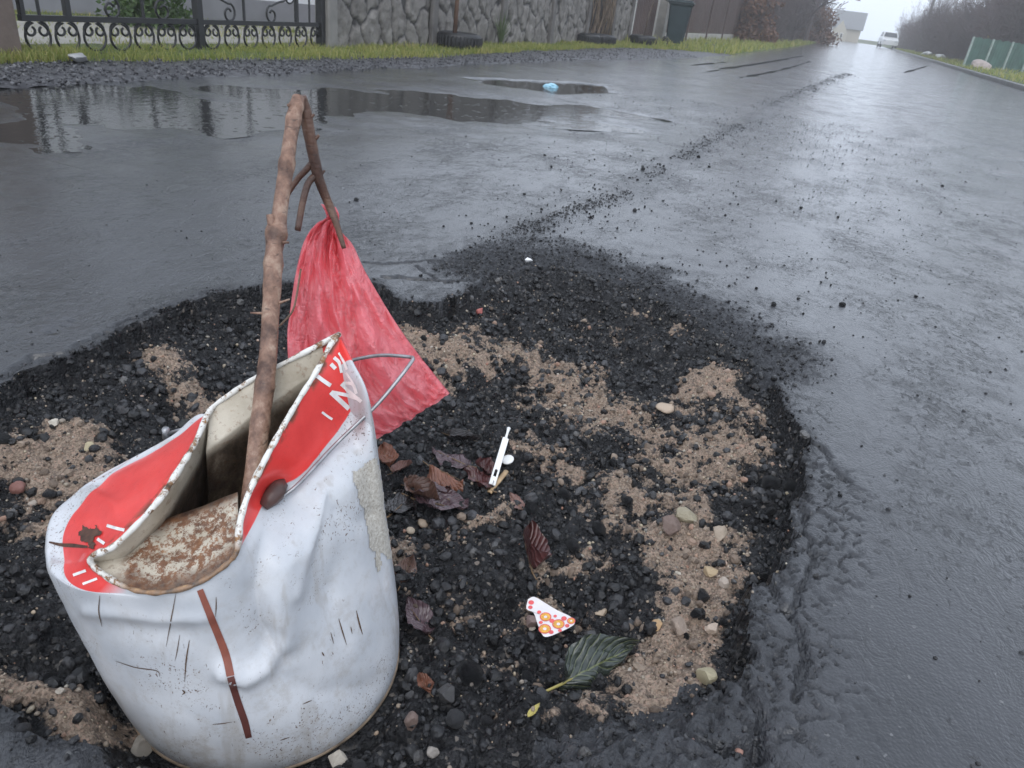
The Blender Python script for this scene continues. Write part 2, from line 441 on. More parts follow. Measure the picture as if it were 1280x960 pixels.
# wide ground below and beyond
M_SOIL = simple('soil_grass', (.07, .085, .03), .9, .4, 2.0, .5, 30, .02)
tag(mesh_np('ground', [(-400, -60, -.16), (400, -60, -.16), (400, 700, -.16), (-400, 700, -.16)], [(0, 1, 2, 3)], M_SOIL), kind='structure')

# standing water in the hollows
def mat_water():
    b = NB('puddle_water')
    h = b.math('ADD', b.math('MULTIPLY', b.noise(16, 3, .6, b.scl(b.obj(), (1, .6, 1))), .35), b.math('MULTIPLY', b.step(b.vor(17, 'SMOOTH_F1'), .22, .05), .55))
    h = b.math('ADD', h, b.math('MULTIPLY', b.noise(60, 2, .5), .15))
    return b.pbr((.018, .018, .018), .06, b.bump(h, .35, .012), spec=.5)
M_WATER = mat_water()
def puddle(name, pts, zl, mat):
    V_ = [(x, y, zl) for x, y in pts]
    return tag(mesh_np(name, V_, [tuple(range(len(V_)))], mat), kind='structure')
def grow(pts, k):
    c = np.mean(np.array(pts), 0); return [tuple(c+(np.array(p)-c)*k) for p in pts]
puddle('puddle_water', grow(PUD1, 1.25), -.0125, M_WATER)
_q = np.array(grow(PUD2, 1.12)); puddle('pothole_water', grow(PUD2, 1.02), float(height(_q[:, 0], _q[:, 1])[0].min())-.006, M_WATER)

# ------------------------------------------------------------------ stones and rubble
def ico(n):
    import bmesh
    bm = bmesh.new(); bmesh.ops.create_icosphere(bm, subdivisions=n, radius=1.0)
    V_ = np.array([v.co[:] for v in bm.verts]); F_ = np.array([[v.index for v in f.verts] for f in bm.faces]); bm.free()
    return V_, F_
ICO1, ICO2, ICO3 = ico(1), ico(2), ico(3)
def rand_rot(n):
    q = RNG.normal(size=(n, 4)); q /= np.linalg.norm(q, axis=1)[:, None]
    a, b_, c, d = q.T
    return np.stack([np.stack([1-2*(c*c+d*d), 2*(b_*c-a*d), 2*(b_*d+a*c)], 1), np.stack([2*(b_*c+a*d), 1-2*(b_*b_+d*d), 2*(c*d-a*b_)], 1),
                     np.stack([2*(b_*d-a*c), 2*(c*d+a*b_), 1-2*(b_*b_+c*c)], 1)], 1)
def stone_cloud(name, P_, rad, mat, base, jit=.22, kind='stuff', smooth=False, flat=(.55, 1.0)):
    n = len(P_); BV, BF = base; k = len(BV)
    S = RNG.uniform(flat[0], 1.15, (n, 1, 3)); J = 1+RNG.uniform(-jit, jit, (n, k, 1))
    L = BV[None]*S*J
    L = np.einsum('nij,nkj->nki', rand_rot(n), L)*rad[:, None, None]+P_[:, None, :]
    F_ = (BF[None]+(np.arange(n)*k)[:, None, None]).reshape(-1, 3)
    tint = np.repeat(RNG.random(n), k)
    return tag(mesh_np(name, L.reshape(-1, 3), F_, mat, smooth=smooth, attrs={'tint': tint}), kind=kind)
def stone_proto(seed, kind):
    V_, F_ = ICO3; r = np.random.default_rng(seed)
    V_ = V_.copy()
    if kind == 'rock':
        for _ in range(16):
            n = r.normal(size=3); n /= np.linalg.norm(n); c = r.uniform(.42, .85)
            t = V_@n; V_ -= np.where(t > c, t-c, 0)[:, None]*n*.92
        V_ += r.normal(size=V_.shape)*.018
    elif kind == 'lump':
        for _ in range(26):
            n = r.normal(size=3); n /= np.linalg.norm(n)
            t = V_@n/np.linalg.norm(V_, axis=1)
            V_ *= (1+.16*r.uniform(-.6, 1)*np.exp(-((1-t)/.10)))[:, None]
        V_ += r.normal(size=V_.shape)*.035
    else:
        V_ *= np.array([1, r.uniform(.7, .95), r.uniform(.5, .75)])
        V_ *= (1+.10*np.sin(V_@r.normal(size=3)*2+r.uniform(0, 6)))[:, None]
    return V_, F_
def mat_stone(name, stops, rough, src='rnd', bump=.5, bs=2.0, bd=.08, spec=.5):
    b = NB(name)
    f = b.rnd() if src == 'rnd' else b.attr('tint')
    c = b.ramp(f, stops)
    c = b.mix(b.step(b.noise(bs*1.3, 4), .45, .75), c, b.mix(.55, c, (.02, .02, .02)))
    rough = b.math('ADD', rough-.08, b.math('MULTIPLY', b.math('FRACT', b.math('MULTIPLY', f, 7.3)), .28))
    return b.pbr(c, rough, b.bump(b.noise(bs*3, 5, .7), bump, bd), spec=spec)
BLACKS = [(0, (.004, .004, .005)), (.55, (.011, .011, .012)), (.85, (.030, .030, .033)), (.96, (.055, .055, .058)), (1, (.11, .105, .10))]
TANS = [(0, (.20, .15, .11)), (.25, (.34, .27, .20)), (.5, (.26, .22, .18)), (.7, (.45, .38, .27)), (.85, (.33, .17, .12)), (.93, (.52, .47, .38)), (1, (.16, .15, .14))]
M_LUMP = mat_stone('wet_asphalt_lump', BLACKS, .24, bs=2.5, bump=.7)
M_LUMP_S = mat_stone('wet_asphalt_crumbs', BLACKS, .22, 'tint', bs=160, bd=.003)
M_PEB = mat_stone('pebble', TANS, .42, bs=1.5, bump=.25)
M_PEB_S = mat_stone('pebble_fines', TANS, .5, 'tint', bs=300, bd=.001)
hb = (RIM,)
def sample_hole(n, want):
    """points in the hole, kept with the probability want(hole, sand, ravel, x, y)"""
    x = RNG.uniform(-1.35, .35, n*8); y = RNG.uniform(.2, 2.45, n*8)
    z, ho, sa, ra = height(x, y)
    p = want(ho, sa, ra, x, y); k = RNG.random(len(x)) < p
    return np.stack([x, y, z], 1)[k][:n]
BX, BY = BKT
def nob(x, y): return (np.hypot(x-BX, y-BY) > .178)
P_ = sample_hole(15000, lambda ho, sa, ra, x, y: np.clip(ho*(1-.80*sa), 0, 1)*nob(x, y)*.9)
R_ = np.clip(.0019/(RNG.random(len(P_))+.09)**.78, .0019, .0115); P_[:, 2] += R_*.2
big = R_ > .0042
stone_cloud('asphalt_rubble', P_[~big], R_[~big], M_LUMP_S, ICO1)
stone_cloud('asphalt_rubble', P_[big], R_[big], M_LUMP_S, ICO2, .16)
P_ = sample_hole(6500, lambda ho, sa, ra, x, y: np.clip(ra*1.25-.28, 0, 1)*(ho < .5))
R_ = np.clip(.0012/(RNG.random(len(P_))+.08)**.75, .0012, .0060); P_[:, 2] += R_*.3
stone_cloud('loosened_grit', P_, R_, M_LUMP_S, ICO1)
P_ = sample_hole(7500, lambda ho, sa, ra, x, y: np.clip(ho*(.10+.75*sa), 0, 1)*nob(x, y))
R_ = np.clip(.0009/(RNG.random(len(P_))+.05)**.62, .0009, .0040); P_[:, 2] += R_*.3
stone_cloud('pebble_fines', P_, R_, M_PEB_S, ICO1, .15, smooth=True)

b = NB('sand_clod'); M_CLOD = b.pbr(b.ramp(b.attr('tint'), [(0, (.10, .074, .056)), (.5, (.21, .157, .118)), (.8, (.31, .245, .19)), (.93, (.36, .22, .16)), (1, (.46, .42, .36))]), .8, b.bump(b.noise(260, 5, .8), .8, .003))
P_ = sample_hole(2600, lambda ho, sa, ra, x, y: np.clip(ho*sa*1.1, 0, 1)*nob(x, y))
R_ = np.clip(.0016/(RNG.random(len(P_))+.08)**.72, .0016, .0085); P_[:, 2] += R_*.15
stone_cloud('sand_clods', P_, R_, M_CLOD, ICO2, .20)
def proto_mesh(name, seed, kind, mat):
    V_, F_ = stone_proto(seed, kind)
    o = mesh_np(name, V_, F_, mat, smooth=(kind != 'rock')); me = o.data; bpy.data.objects.remove(o); return me
LUMPS = [proto_mesh('asphalt_lump', s, 'rock' if s % 3 else 'lump', M_LUMP) for s in range(8)]
PEBS = [proto_mesh('pebble', 50+s, 'pebble' if s % 2 else 'rock', M_PEB) for s in range(6)]
def put_stone(name, me, p, r, label, cat, group=None, sq=(.6, 1.0)):
    o = bpy.data.objects.new(name, me); C.objects.link(o)
    s = r*RNG.uniform(.8, 1.15, 3); s[2] *= RNG.uniform(*sq)
    o.location = [float(p[0]), float(p[1]), float(p[2]+s[2]*.45)]
    o.scale = [float(a) for a in s]; o.rotation_euler = (RNG.normal()*.3, RNG.normal()*.3, RNG.uniform(0, 6.28))
    return tag(o, label, cat, group)
P_ = sample_hole(260, lambda ho, sa, ra, x, y: (ho > .8)*np.clip(1-.8*sa, 0, 1)*nob(x, y)*(y < 1.75))
for k, p in enumerate(P_):
    put_stone('asphalt_lump', LUMPS[k % 8], p, float(np.clip(.0065/(RNG.random()+.22)**.62, .0065, .021)),
              'loose black lump of wet asphalt among the rubble in the pothole', 'asphalt lump', 'black asphalt lumps in the pothole')
P_ = sample_hole(150, lambda ho, sa, ra, x, y: (ho > .8)*np.clip(.35+.65*sa, 0, 1)*nob(x, y)*(y < 1.8))
for k, p in enumerate(P_):
    put_stone('pebble', PEBS[k % 6], p, float(np.clip(.0034/(RNG.random()+.25)**.6, .0034, .0085)),
              'small rounded pebble in earthy colours lying on the pothole floor', 'pebble', 'small earthy pebbles on the pothole floor')
# the stones one can pick out by their look
def own_mat(name, col):
    return simple(name, col, .5, .22, 60, .4, 200, .003)
for (px, py, wd, col, lab, knd) in [
    (832, 513, 11, (.46, .36, .27), 'pinkish beige oval stone on the sandy patch right of the pothole centre', 'pebble'),
    (858, 650, 17, (.30, .26, .18), 'flat ochre grey stone set in the right sandy strip', 'rock'),
    (838, 662, 17, (.17, .12, .10), 'dark reddish stone touching the flat ochre grey stone', 'rock'),
    (898, 670, 14, (.36, .29, .22), 'beige angular stone at the right edge of the sandy strip', 'rock'),
    (886, 716, 12, (.44, .33, .2), 'orange tan stone halfway down the right sandy strip', 'rock'),
    (846, 785, 15, (.32, .25, .2), 'pinkish brown clod on the lower sandy strip', 'rock'),
    (819, 787, 11, (.42, .27, .14), 'orange stone left of the pinkish brown clod', 'rock'),
    (888, 790, 12, (.48, .38, .3), 'pale pink stone right of the pinkish brown clod', 'rock'),
    (881, 850, 14, (.40, .35, .23), 'yellowish blunt stone low on the right sandy strip', 'rock'),
    (752, 768, 9, (.42, .33, .24), 'tan angular pebble right of the patterned wrapper', 'rock'),
    (664, 780, 12, (.20, .14, .125), 'reddish brown stone touching the patterned wrapper', 'rock'),
    (528, 656, 9, (.36, .28, .2), 'tan oval pebble just below the heap of purple leaves', 'pebble'),
    (513, 665, 7, (.38, .31, .23), 'small yellowish pebble left of the tan oval pebble', 'pebble'),
    (579, 730, 7, (.45, .35, .22), 'yellow round pebble alone on black rubble beside the bucket', 'pebble'),
    (660, 328, 6, (.85, .85, .84), 'bright white chip on the loosened grit beyond the pothole', 'rock'),
    (600, 391, 6, (.42, .13, .11), 'small red stone near the far rim of the pothole', 'rock'),
    (176, 938, 14, (.34, .30, .25), 'grey brown stone beside the bottom left of the bucket', 'rock'),
    (422, 952, 15, (.48, .43, .36), 'pale stone at the foot of the bucket by the bottom edge', 'rock'),
    (512, 906, 12, (.17, .12, .10), 'brown flat stone right of the bucket base', 'rock'),
    (541, 943, 10, (.30, .27, .24), 'grey stone low in front of the bucket base', 'rock'),
    (557, 869, 16, (.055, .053, .053), 'large grey flake of asphalt right of the bucket foot', 'rock'),
    (68, 531, 7, (.55, .50, .42), 'pale cream pebble on black rubble far left', 'rock'),
    (112, 561, 7, (.45, .38, .24), 'yellowish pebble left of the bucket between rubble and sand', 'rock'),
    (25, 612, 11, (.22, .10, .08), 'dark red stone on the sandy patch at the left edge', 'rock'),
    (923, 941, 6, (.40, .22, .17), 'pink pebble lying on wet asphalt near the pothole corner', 'pebble'),
    (866, 930, 7, (.28, .18, .16), 'dull pink stone at the lower right rim', 'rock')]:
    p = GND(px, py); dep = np.linalg.norm(p-EYE)
    me = proto_mesh('stone', int(px), knd, own_mat('stone_'+str(px), col))
    put_stone('stone', me, p, wd/FPX*dep*.95, lab, 'stone', sq=(.75, 1))
# crumbs strewn over the road, thickest along the ridge
cr = []
while len(cr) < 270:
    if random.random() < .50:
        i = random.randrange(len(SEAM)-1); t = random.random()
        x = SEAM[i][0]*(1-t)+SEAM[i+1][0]*t+random.gauss(0, .10); y = SEAM[i][1]*(1-t)+SEAM[i+1][1]*t+random.gauss(0, .12)
    else:
        q = G(random.gauss(830, 150), random.uniform(150, 430)); x, y = q[0], q[1]
    if random.random() < .06:
        q = G(random.uniform(0, 1280), random.uniform(180, 900)); x, y = q[0], q[1]
    z, ho, _, ra = height(np.array([x]), np.array([y]))
    if ho[0] < .1 and ra[0] < .8 and .3 < y < 14: cr.append((x, y, z[0]))
for k, p in enumerate(cr):
    put_stone('asphalt_crumb', LUMPS[k % 8], p, float(np.clip(.0026/(RNG.random()+.16)**.6, .0026, .0080))*(1+.07*p[1]),
              'small black asphalt crumb lying loose on the wet road', 'asphalt crumb', 'asphalt crumbs strewn over the road')
x = RNG.normal(G(860, 280)[0], .9, 9000); y = RNG.uniform(.3, 7.5, 9000)
z, ho, _, ra = height(x, y); k = (ho < .05)
P_ = np.stack([x, y, z], 1)[k][:3200]
stone_cloud('road_grit', P_, np.clip(.0011/(RNG.random(len(P_))+.1)**.6, .001, .0035)*(1+.15*P_[:, 1]), M_LUMP_S, ICO1)

t_ = RNG.random(2600)**.8; Sx = catmull(np.array([(a, c, 0) for a, c in SEAM]), 20); q_ = t_*(len(Sx)-1); i_ = np.minimum(q_.astype(int), len(Sx)-2)
P_ = Sx[i_]+(Sx[i_+1]-Sx[i_])*(q_-i_)[:, None]; P_[:, :2] += RNG.normal(0, 1, (2600, 2))*(.015+.05*RNG.random((2600, 1))**3)*(1+.12*P_[:, 1:2])
P_ = P_[fbm(P_[:, 0]*3, P_[:, 1]*1.5, 90, 3) > -.25]; P_[:, 2] = height(P_[:, 0], P_[:, 1])[0]
stone_cloud('seam_grit', P_, np.clip(.0013/(RNG.random(len(P_))+.1)**.65, .0012, .005)*(1+.16*P_[:, 1]), M_LUMP_S, ICO1)

# ------------------------------------------------------------------ the crushed bucket
BR = .168; BZ = -.102
BC = G(337, 820, BZ)
# angle : bead, red edge, shoulder (pixel, pixel, height) round the crushed opening
COL = [
 (60,  (422, 420, .330), (436, 450, .315), (455, 500, .28)),
 (80,  (392, 436, .318), None, None), (100, (357, 454, .302), None, None), (125, (320, 473, .285), None, None), (150, (285, 496, .266), None, None),
 (165, (263, 514, .255), (259, 519, .243), (253, 526, .226)),
 (180, (245, 553, .243), (222, 546, .207), (212, 553, .190)),
 (190, (226, 585, .234), (185, 570, .182), (170, 576, .168)),
 (200, (202, 622, .222), (140, 594, .157), (122, 603, .147)),
 (208, (172, 656, .208), (113, 622, .150), (90, 624, .135)),
 (215, (142, 684, .193), (90, 645, .145), (66, 645, .130)),
 (222, (120, 694, .183), (79, 670, .140), (57, 672, .124)),
 (230, (113, 700, .176), (80, 697, .140), (57, 698, .121)),
 (238, (117, 708, .169), (82, 722, .137), (64, 722, .121)),
 (246, (130, 719, .165), (108, 738, .145), (96, 743, .132)),
 (256, (160, 736, .163), (158, 742, .157), (148, 754, .143)),
 (268, (195, 742, .166), (195, 745, .162), (192, 765, .140)),
 (285, (235, 735, .172), (235, 738, .168), (238, 765, .145)),
 (300, (265, 720, .182), (266, 724, .178), (275, 755, .150)),
 (315, (288, 702, .193), (290, 706, .188), (305, 742, .155)),
 (325, (297, 687, .202), (300, 686, .197), (320, 730, .160)),
 (335, (300, 655, .215), (316, 655, .202), (350, 705, .165)),
 (345, (310, 620, .230), (340, 614, .205), (385, 680, .165)),
 (355, (329, 580, .250), (374, 594, .213), (415, 650, .178)),
 (365, (350, 541, .270), (406, 560, .226), (440, 615, .190)),
 (375, (372, 503, .290), (428, 530, .240), (456, 580, .205)),
 (385, (395, 466, .310), (444, 503, .262), (465, 545, .235)),
 (400, (412, 434, .325), (450, 480, .282), (466, 520, .250)),
 (410, (419, 424, .329), (445, 466, .297), (463, 508, .265)),
]
bead, redl, shou, ang = [], [], [], []
for a, b_, r_, s_ in COL:
    bp = G(*b_); a_ = math.radians(a); outw = np.array([math.cos(a_), math.sin(a_), 0])
    if r_ is None:
        rp = bp+outw*.006+np.array([0, 0, -.05]); sp_ = bp+outw*.012+np.array([0, 0, -.10])
    else: rp, sp_ = G(*r_), G(*s_)
    bead.append(bp); redl.append(rp); shou.append(sp_); ang.append(a)
NSUB = 10
def loopc(L):
    L = np.array(L); E_ = np.vstack([L[-2:], L, L[:3]])
    return catmull(E_, NSUB)[2*NSUB:2*NSUB+len(L)*NSUB]
bead, redl, shou = loopc(bead), loopc(redl), loopc(shou)
an = np.array(ang+[420.0]); angf = np.concatenate([np.linspace(an[i], an[i+1], NSUB, endpoint=False) for i in range(len(ang))])
NC = len(bead)
dirs = np.stack([np.cos(np.radians(angf)), np.sin(np.radians(angf)), np.zeros(NC)], 1)
base = BC+dirs*BR+np.array([0, 0, .006])
rimb = BC+dirs*(BR-.010)+np.array([0, 0, -.004])
midp = shou*.45+base*.55+dirs*.006
low = shou*.16+base*.84+dirs*.006
rows = []
SEG = [(bead, redl, 9), (redl, shou, 9), (shou, midp, 26), (midp, low, 24), (low, base, 10), (base, rimb, 3)]
keys = [bead, redl, shou, midp, low, base, rimb]
vv = []
KV = [0, .2, .35, .65, .85, .97, 1.0]
for k, (A, B_, n) in enumerate(SEG):
    p0 = keys[k-1] if k > 0 else 2*A-B_; p3 = keys[k+2] if k+2 < len(keys) else 2*B_-A
    for t in np.linspace(0, 1, n, endpoint=False):
        c = .5*(2*A+(B_-p0)*t+(2*p0-5*A+4*B_-p3)*t*t+(-p0+3*A-3*B_+p3)*t**3)
        lin = A*(1-t)+B_*t
        rows.append(c*.6+lin*.4 if k < 2 else c); vv.append(KV[k]*(1-t)+KV[k+1]*t)
rows.append(rimb); vv.append(1.0)
OUT = np.array(rows); NR = len(rows)
# dents and creases of the sheet metal
px = PR(OUT.reshape(-1, 3)).reshape(NR, NC, 2)
inw = (BC[None, None]-OUT); inw[..., 2] = 0; inw /= np.linalg.norm(inw, axis=-1, keepdims=True)
front = ((angf > 230) | (angf < 62)); front = front[None, :]*np.ones((NR, 1))
vvv = np.array(vv)[:, None]*np.ones((1, NC))
msk = front*ss(.18, .34, vvv)*(1-ss(.86, .95, vvv))
dsp = np.zeros((NR, NC))
def pd(pts): return pline_dist(px[..., 0], px[..., 1], pts)
def vee(pts, w): return np.exp(-np.sqrt((pd(pts)/w)**2+.12))
dsp += .021*vee([(340, 640), (324, 700), (317, 745), (324, 790), (343, 812)], 14)
dsp -= .010*np.exp(-(pd([(376, 655), (358, 710), (352, 760), (358, 800)])/18)**2)
dsp -= .012*np.exp(-(pd([(280, 838), (308, 846), (334, 836), (350, 812)])/12)**2)
dsp += .010*vee([(345, 815), (352, 850), (400, 872), (455, 862)], 20)
dsp += .013*vee([(425, 632), (437, 690), (420, 740)], 26)
dsp += .006*vee([(432, 640), (455, 655), (470, 640)], 7)
dsp -= .006*np.exp(-(pd([(405, 620), (385, 680), (372, 740)])/9)**2)
dsp += .004*np.exp(-(pd([(150, 785), (230, 795)])/15)**2)
dsp -= .004*np.exp(-(pd([(110, 764), (200, 776), (262, 772)])/8)**2)
OUT = OUT+inw*(dsp*msk)[..., None]
cr_ = fbm(px[..., 0]/26, px[..., 1]/26, 77, 3)*.0007*(1-ss(.86, .95, vvv))*ss(0, .1, vvv)
OUT = OUT+inw*cr_[..., None]
# crease in the folded red panel
px2 = px
fold = (angf > 165)*(angf < 250)
OUT = OUT+np.array([0, 0, 1.0])*(fold[None]*ss(.02, .1, vvv)*(1-ss(.3, .36, vvv))*(.007*np.exp(-(pline_dist(px2[..., 0], px2[..., 1], [(112, 622), (150, 640), (205, 602)])/13)**2)
      - .008*np.exp(-(pline_dist(px2[..., 0], px2[..., 1], [(72, 690), (110, 690), (130, 665)])/11)**2)
      + .004*np.exp(-(pline_dist(px2[..., 0], px2[..., 1], [(150, 600), (215, 570)])/12)**2)))[..., None]

def mat_bucket():
    b = NB('enamelled_steel'); s = b.new('ShaderNodeSeparateXYZ'); b.put(s.inputs[0], b.uv()); v = s.outputs[1]; o = b.obj()
    wob = b.math('MULTIPLY', b.math('SUBTRACT', b.noise(30, 2, vec=o), .5), .012)
    red = b.step(b.math('ADD', v, wob), .203, .198)
    flap = b.attr('flap')
    white = b.ramp(b.noise(14, 5, vec=o), [(.3, (.46, .48, .51)), (.65, (.59, .60, .62))])
    grime = b.math('MULTIPLY', b.step(b.noise(34, 8, .8, vec=o), .46, .66), b.ramp(v, [(.3, .25), (.7, .55), (.96, 1.0)]))
    white = b.mix(b.math('MULTIPLY', grime, .6), white, (.30, .25, .19))
    run = b.step(b.noise(42, 4, .6, vec=b.scl(o, (1, 1, .10))), .56, .70)
    white = b.mix(b.math('MULTIPLY', run, .30), white, (.26, .21, .15))
    col = b.mix(b.math('MULTIPLY', red, b.math('SUBTRACT', 1.0, flap)), white, b.ramp(b.noise(18, 5, .7, vec=o), [(.3, (.66, .030, .027)), (.7, (.80, .060, .052))]))
    # specks and chips down to brown metal
    n = b.noise(7, 3, vec=o)
    sp1 = b.step(b.vor(260, vec=b.scl(b.mix(.03, o, b.noise(90, 3, vec=o, col=True)), (1, 1, .5))), .30, .16)
    sp1 = b.math('MULTIPLY', sp1, b.step(b.noise(10, 6, .75, vec=o), .50, .60))
    sp2 = b.math('MULTIPLY', b.step(b.noise(210, 3, .7, vec=b.scl(o, (1, 1, .35))), .66, .70), b.step(n, .46, .62))
    chip = b.math('MAXIMUM', sp1, sp2)
    rim = b.math('MULTIPLY', b.step(v, .955, .985), b.step(b.noise(60, 4, vec=o), .40, .58))
    chip = b.math('MAXIMUM', b.math('MULTIPLY', chip, b.math('SUBTRACT', 1.0, b.math('MULTIPLY', red, .75))), rim)
    edge = b.math('MULTIPLY', b.step(v, .035, .012), b.step(b.noise(55, 4, vec=o), .42, .58))
    chip = b.math('MAXIMUM', chip, edge)
    rust = b.ramp(b.noise(120, 4, vec=o), [(.3, (.055, .030, .018)), (.7, (.17, .085, .04))])
    col = b.mix(b.math('MULTIPLY', chip, .9), col, rust)
    rg = b.mix(chip, b.ramp(b.noise(20, 4, vec=o), [(.35, .28), (.7, .46)]), .75)
    return b.pbr(col, rg, b.bump(b.math('MULTIPLY', chip, -.4), .16, .003), spec=.5, coat=.25)
def mat_inside():
    b = NB('rusted_inside'); s = b.new('ShaderNodeSeparateXYZ'); b.put(s.inputs[0], b.uv()); v = s.outputs[1]; o = b.obj(); flap = b.attr('flap')
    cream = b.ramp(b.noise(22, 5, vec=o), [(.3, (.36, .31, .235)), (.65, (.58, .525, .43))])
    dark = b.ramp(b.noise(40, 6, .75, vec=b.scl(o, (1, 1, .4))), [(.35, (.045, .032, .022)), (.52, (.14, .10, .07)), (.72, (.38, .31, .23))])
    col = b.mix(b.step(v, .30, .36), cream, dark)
    spk = b.math('MAXIMUM', b.step(b.noise(120, 5, .75, vec=o), .56, .62), b.math('MULTIPLY', flap, b.step(b.noise(70, 8, .85, vec=o), .47, .53)))
    col = b.mix(b.math('MULTIPLY', b.step(b.noise(9, 4, .6, vec=o), .47, .62), b.math('MULTIPLY', flap, .85)), col, b.ramp(b.noise(60, 5, vec=o), [(.35, (.05, .026, .02)), (.7, (.15, .075, .045))]))
    rust = b.ramp(b.noise(75, 5, .7, vec=o), [(.3, (.07, .03, .018)), (.55, (.19, .075, .03)), (.75, (.36, .19, .09))])
    col = b.mix(b.math('MULTIPLY', spk, b.math('ADD', b.math('MULTIPLY', flap, .6), .35)), col, rust)
    fold = b.math('MULTIPLY', flap, b.math('ADD', b.step(v, .10, .03), b.step(v, .25, .31), clamp=True))
    col = b.mix(b.math('MULTIPLY', fold, .85), col, b.ramp(b.noise(90, 5, vec=o), [(.35, (.05, .025, .018)), (.7, (.22, .10, .045))]))
    return b.pbr(col, b.ramp(b.noise(30, 4, vec=o), [(.3, .35), (.7, .7)]), b.bump(b.noise(120, 5, .7, vec=o), .45, .003))
def mat_bead():
    b = NB('worn_bead'); o = b.obj(); flap = b.attr('flap')
    c = b.ramp(b.noise(50, 5, vec=o), [(.3, (.62, .60, .55)), (.65, (.76, .75, .71))])
    rust = b.ramp(b.noise(110, 4, vec=o), [(.3, (.06, .035, .02)), (.6, (.26, .13, .05)), (.8, (.52, .33, .14))])
    f = b.math('MAXIMUM', b.step(b.noise(60, 7, .8, vec=o), .49, .58), b.math('MULTIPLY', flap, .92))
    return b.pbr(b.mix(f, c, rust), .5, b.bump(b.noise(150, 4, vec=o), .4, .002))
bucket = thing('crushed_bucket', 'battered white metal bucket with red upper band, mouth crushed flat and rusty', 'bucket', BC)
def rel(P_): return np.asarray(P_)-BC
M_BUCKET, M_IN, M_BEAD = mat_bucket(), mat_inside(), mat_bead()
U = np.tile(np.arange(NC)/NC, (NR, 1))
flapc = ((angf > 252) & (angf < 328)).astype(float)
flapc = np.convolve(np.r_[flapc[-6:], flapc, flapc[:6]], np.ones(7)/7, 'same')[6:-6]
FL = np.tile(flapc, (NR, 1))
OF = grid_faces(NR, NC, True)[:, ::-1]
outer = mesh_np('bucket_body', rel(OUT.reshape(-1, 3)), np.ascontiguousarray(OF), M_BUCKET, bucket, uv=np.stack([U.ravel(), vvv.ravel()], 1), attrs={'flap': FL.ravel()})
# inside: bead, a step a little way down, then the floor of the bucket
RIDGE = {238: (125, 700, .163), 246: (138, 691, .166), 256: (166, 671, .172), 268: (190, 655, .178), 285: (225, 642, .187), 300: (255, 632, .194), 315: (280, 621, .201), 325: (297, 615, .207)}
BACK = {60: (420, 452, .30), 80: (402, 462, .292), 100: (368, 485, .275), 125: (322, 517, .252), 150: (275, 552, .23), 165: (256, 566, .222)}
cen = bead.mean(0); in1 = []
for i in range(NC):
    a = angf[i]
    def tab(T):
        ks = sorted(T); return G(*[np.interp(a, ks, [T[k][j] for k in ks]) for j in range(3)])
    if a < 168: p = tab(BACK)
    elif 236 <= a <= 328: p = tab(RIDGE)
    elif a < 236:
        p = bead[i]-dirs[i]*.004+np.array([-.012, .012, -.028])
        t = ss(222, 236, a); p = p*(1-t)+G(*RIDGE[238])*t
    else:
        p = bead[i]-dirs[i]*.010+np.array([0, 0, -.035])
        t = ss(345, 328, a); p = p*(1-t)+G(*RIDGE[325])*t
    in1.append(p)
in1 = np.array(in1)
for _ in range(2): in1 = (np.roll(in1, 1, 0)+in1*2+np.roll(in1, -1, 0))/4
deep1 = BC+dirs*.125*np.array([1, 1, 0])+np.array([0, 0, .13]); deep1 = deep1*.62+in1*np.array([.38, .38, 0])+np.array([0, 0, .05*.38])
deep2 = BC+dirs*.150+np.array([0, 0, .012])
irows, iv = [], []
for A, B_, n, v0, v1 in [(bead, in1, 10, 0, .32), (in1, deep1, 12, .32, .7), (deep1, deep2, 6, .7, .95)]:
    for t in np.linspace(0, 1, n, endpoint=False):
        p = A*(1-t)+B_*t
        if v0 == 0:
            q = PR(p)
            p = p+np.array([0, 0, 1.0])*(math.sin(math.pi*t)*(fbm(q[:, 0]/22, q[:, 1]/16, 91, 3)*.010-.003)*flapc)[:, None]
        irows.append(p); iv.append(v0*(1-t)+v1*t)
irows.append(deep2); iv.append(.95); irows.append(np.tile(BC+np.array([0, 0, .012]), (NC, 1))); iv.append(1)
INN = np.array(irows); ni = len(irows)
mesh_np('bucket_inside', rel(INN.reshape(-1, 3)), grid_faces(ni, NC, True), M_IN, bucket, uv=np.stack([np.tile(np.arange(NC)/NC, ni), np.repeat(iv, NC)], 1), attrs={'flap': np.tile(flapc, ni)})
bm_ = MB(); bead_r = .0032*(1-.25*flapc)+.0010*fbm(np.arange(NC)*.3, np.zeros(NC), 5, 2)
bm_.tube(rel(bead)+np.array([0, 0, .001]), bead_r, 8, closed=True)
mesh_np('rim_bead', np.vstack(bm_.v), bm_.f, M_BEAD, bucket, True, attrs={'flap': np.repeat(flapc, 8)})
bvh = BVHTree.FromPolygons([tuple(p) for p in OUT.reshape(-1, 3)], [tuple(int(i) for i in f) for f in OF])
def hit(x, y, tree=None):
    d = ray(x, y); r = (tree or bvh).ray_cast(Vector(EYE), Vector(d/np.linalg.norm(d)))
    if r[0] is None: return None, None
    n = r[1]
    if n.dot(Vector(d)) > 0: n = -n
    return np.array(r[0]), np.array(n)
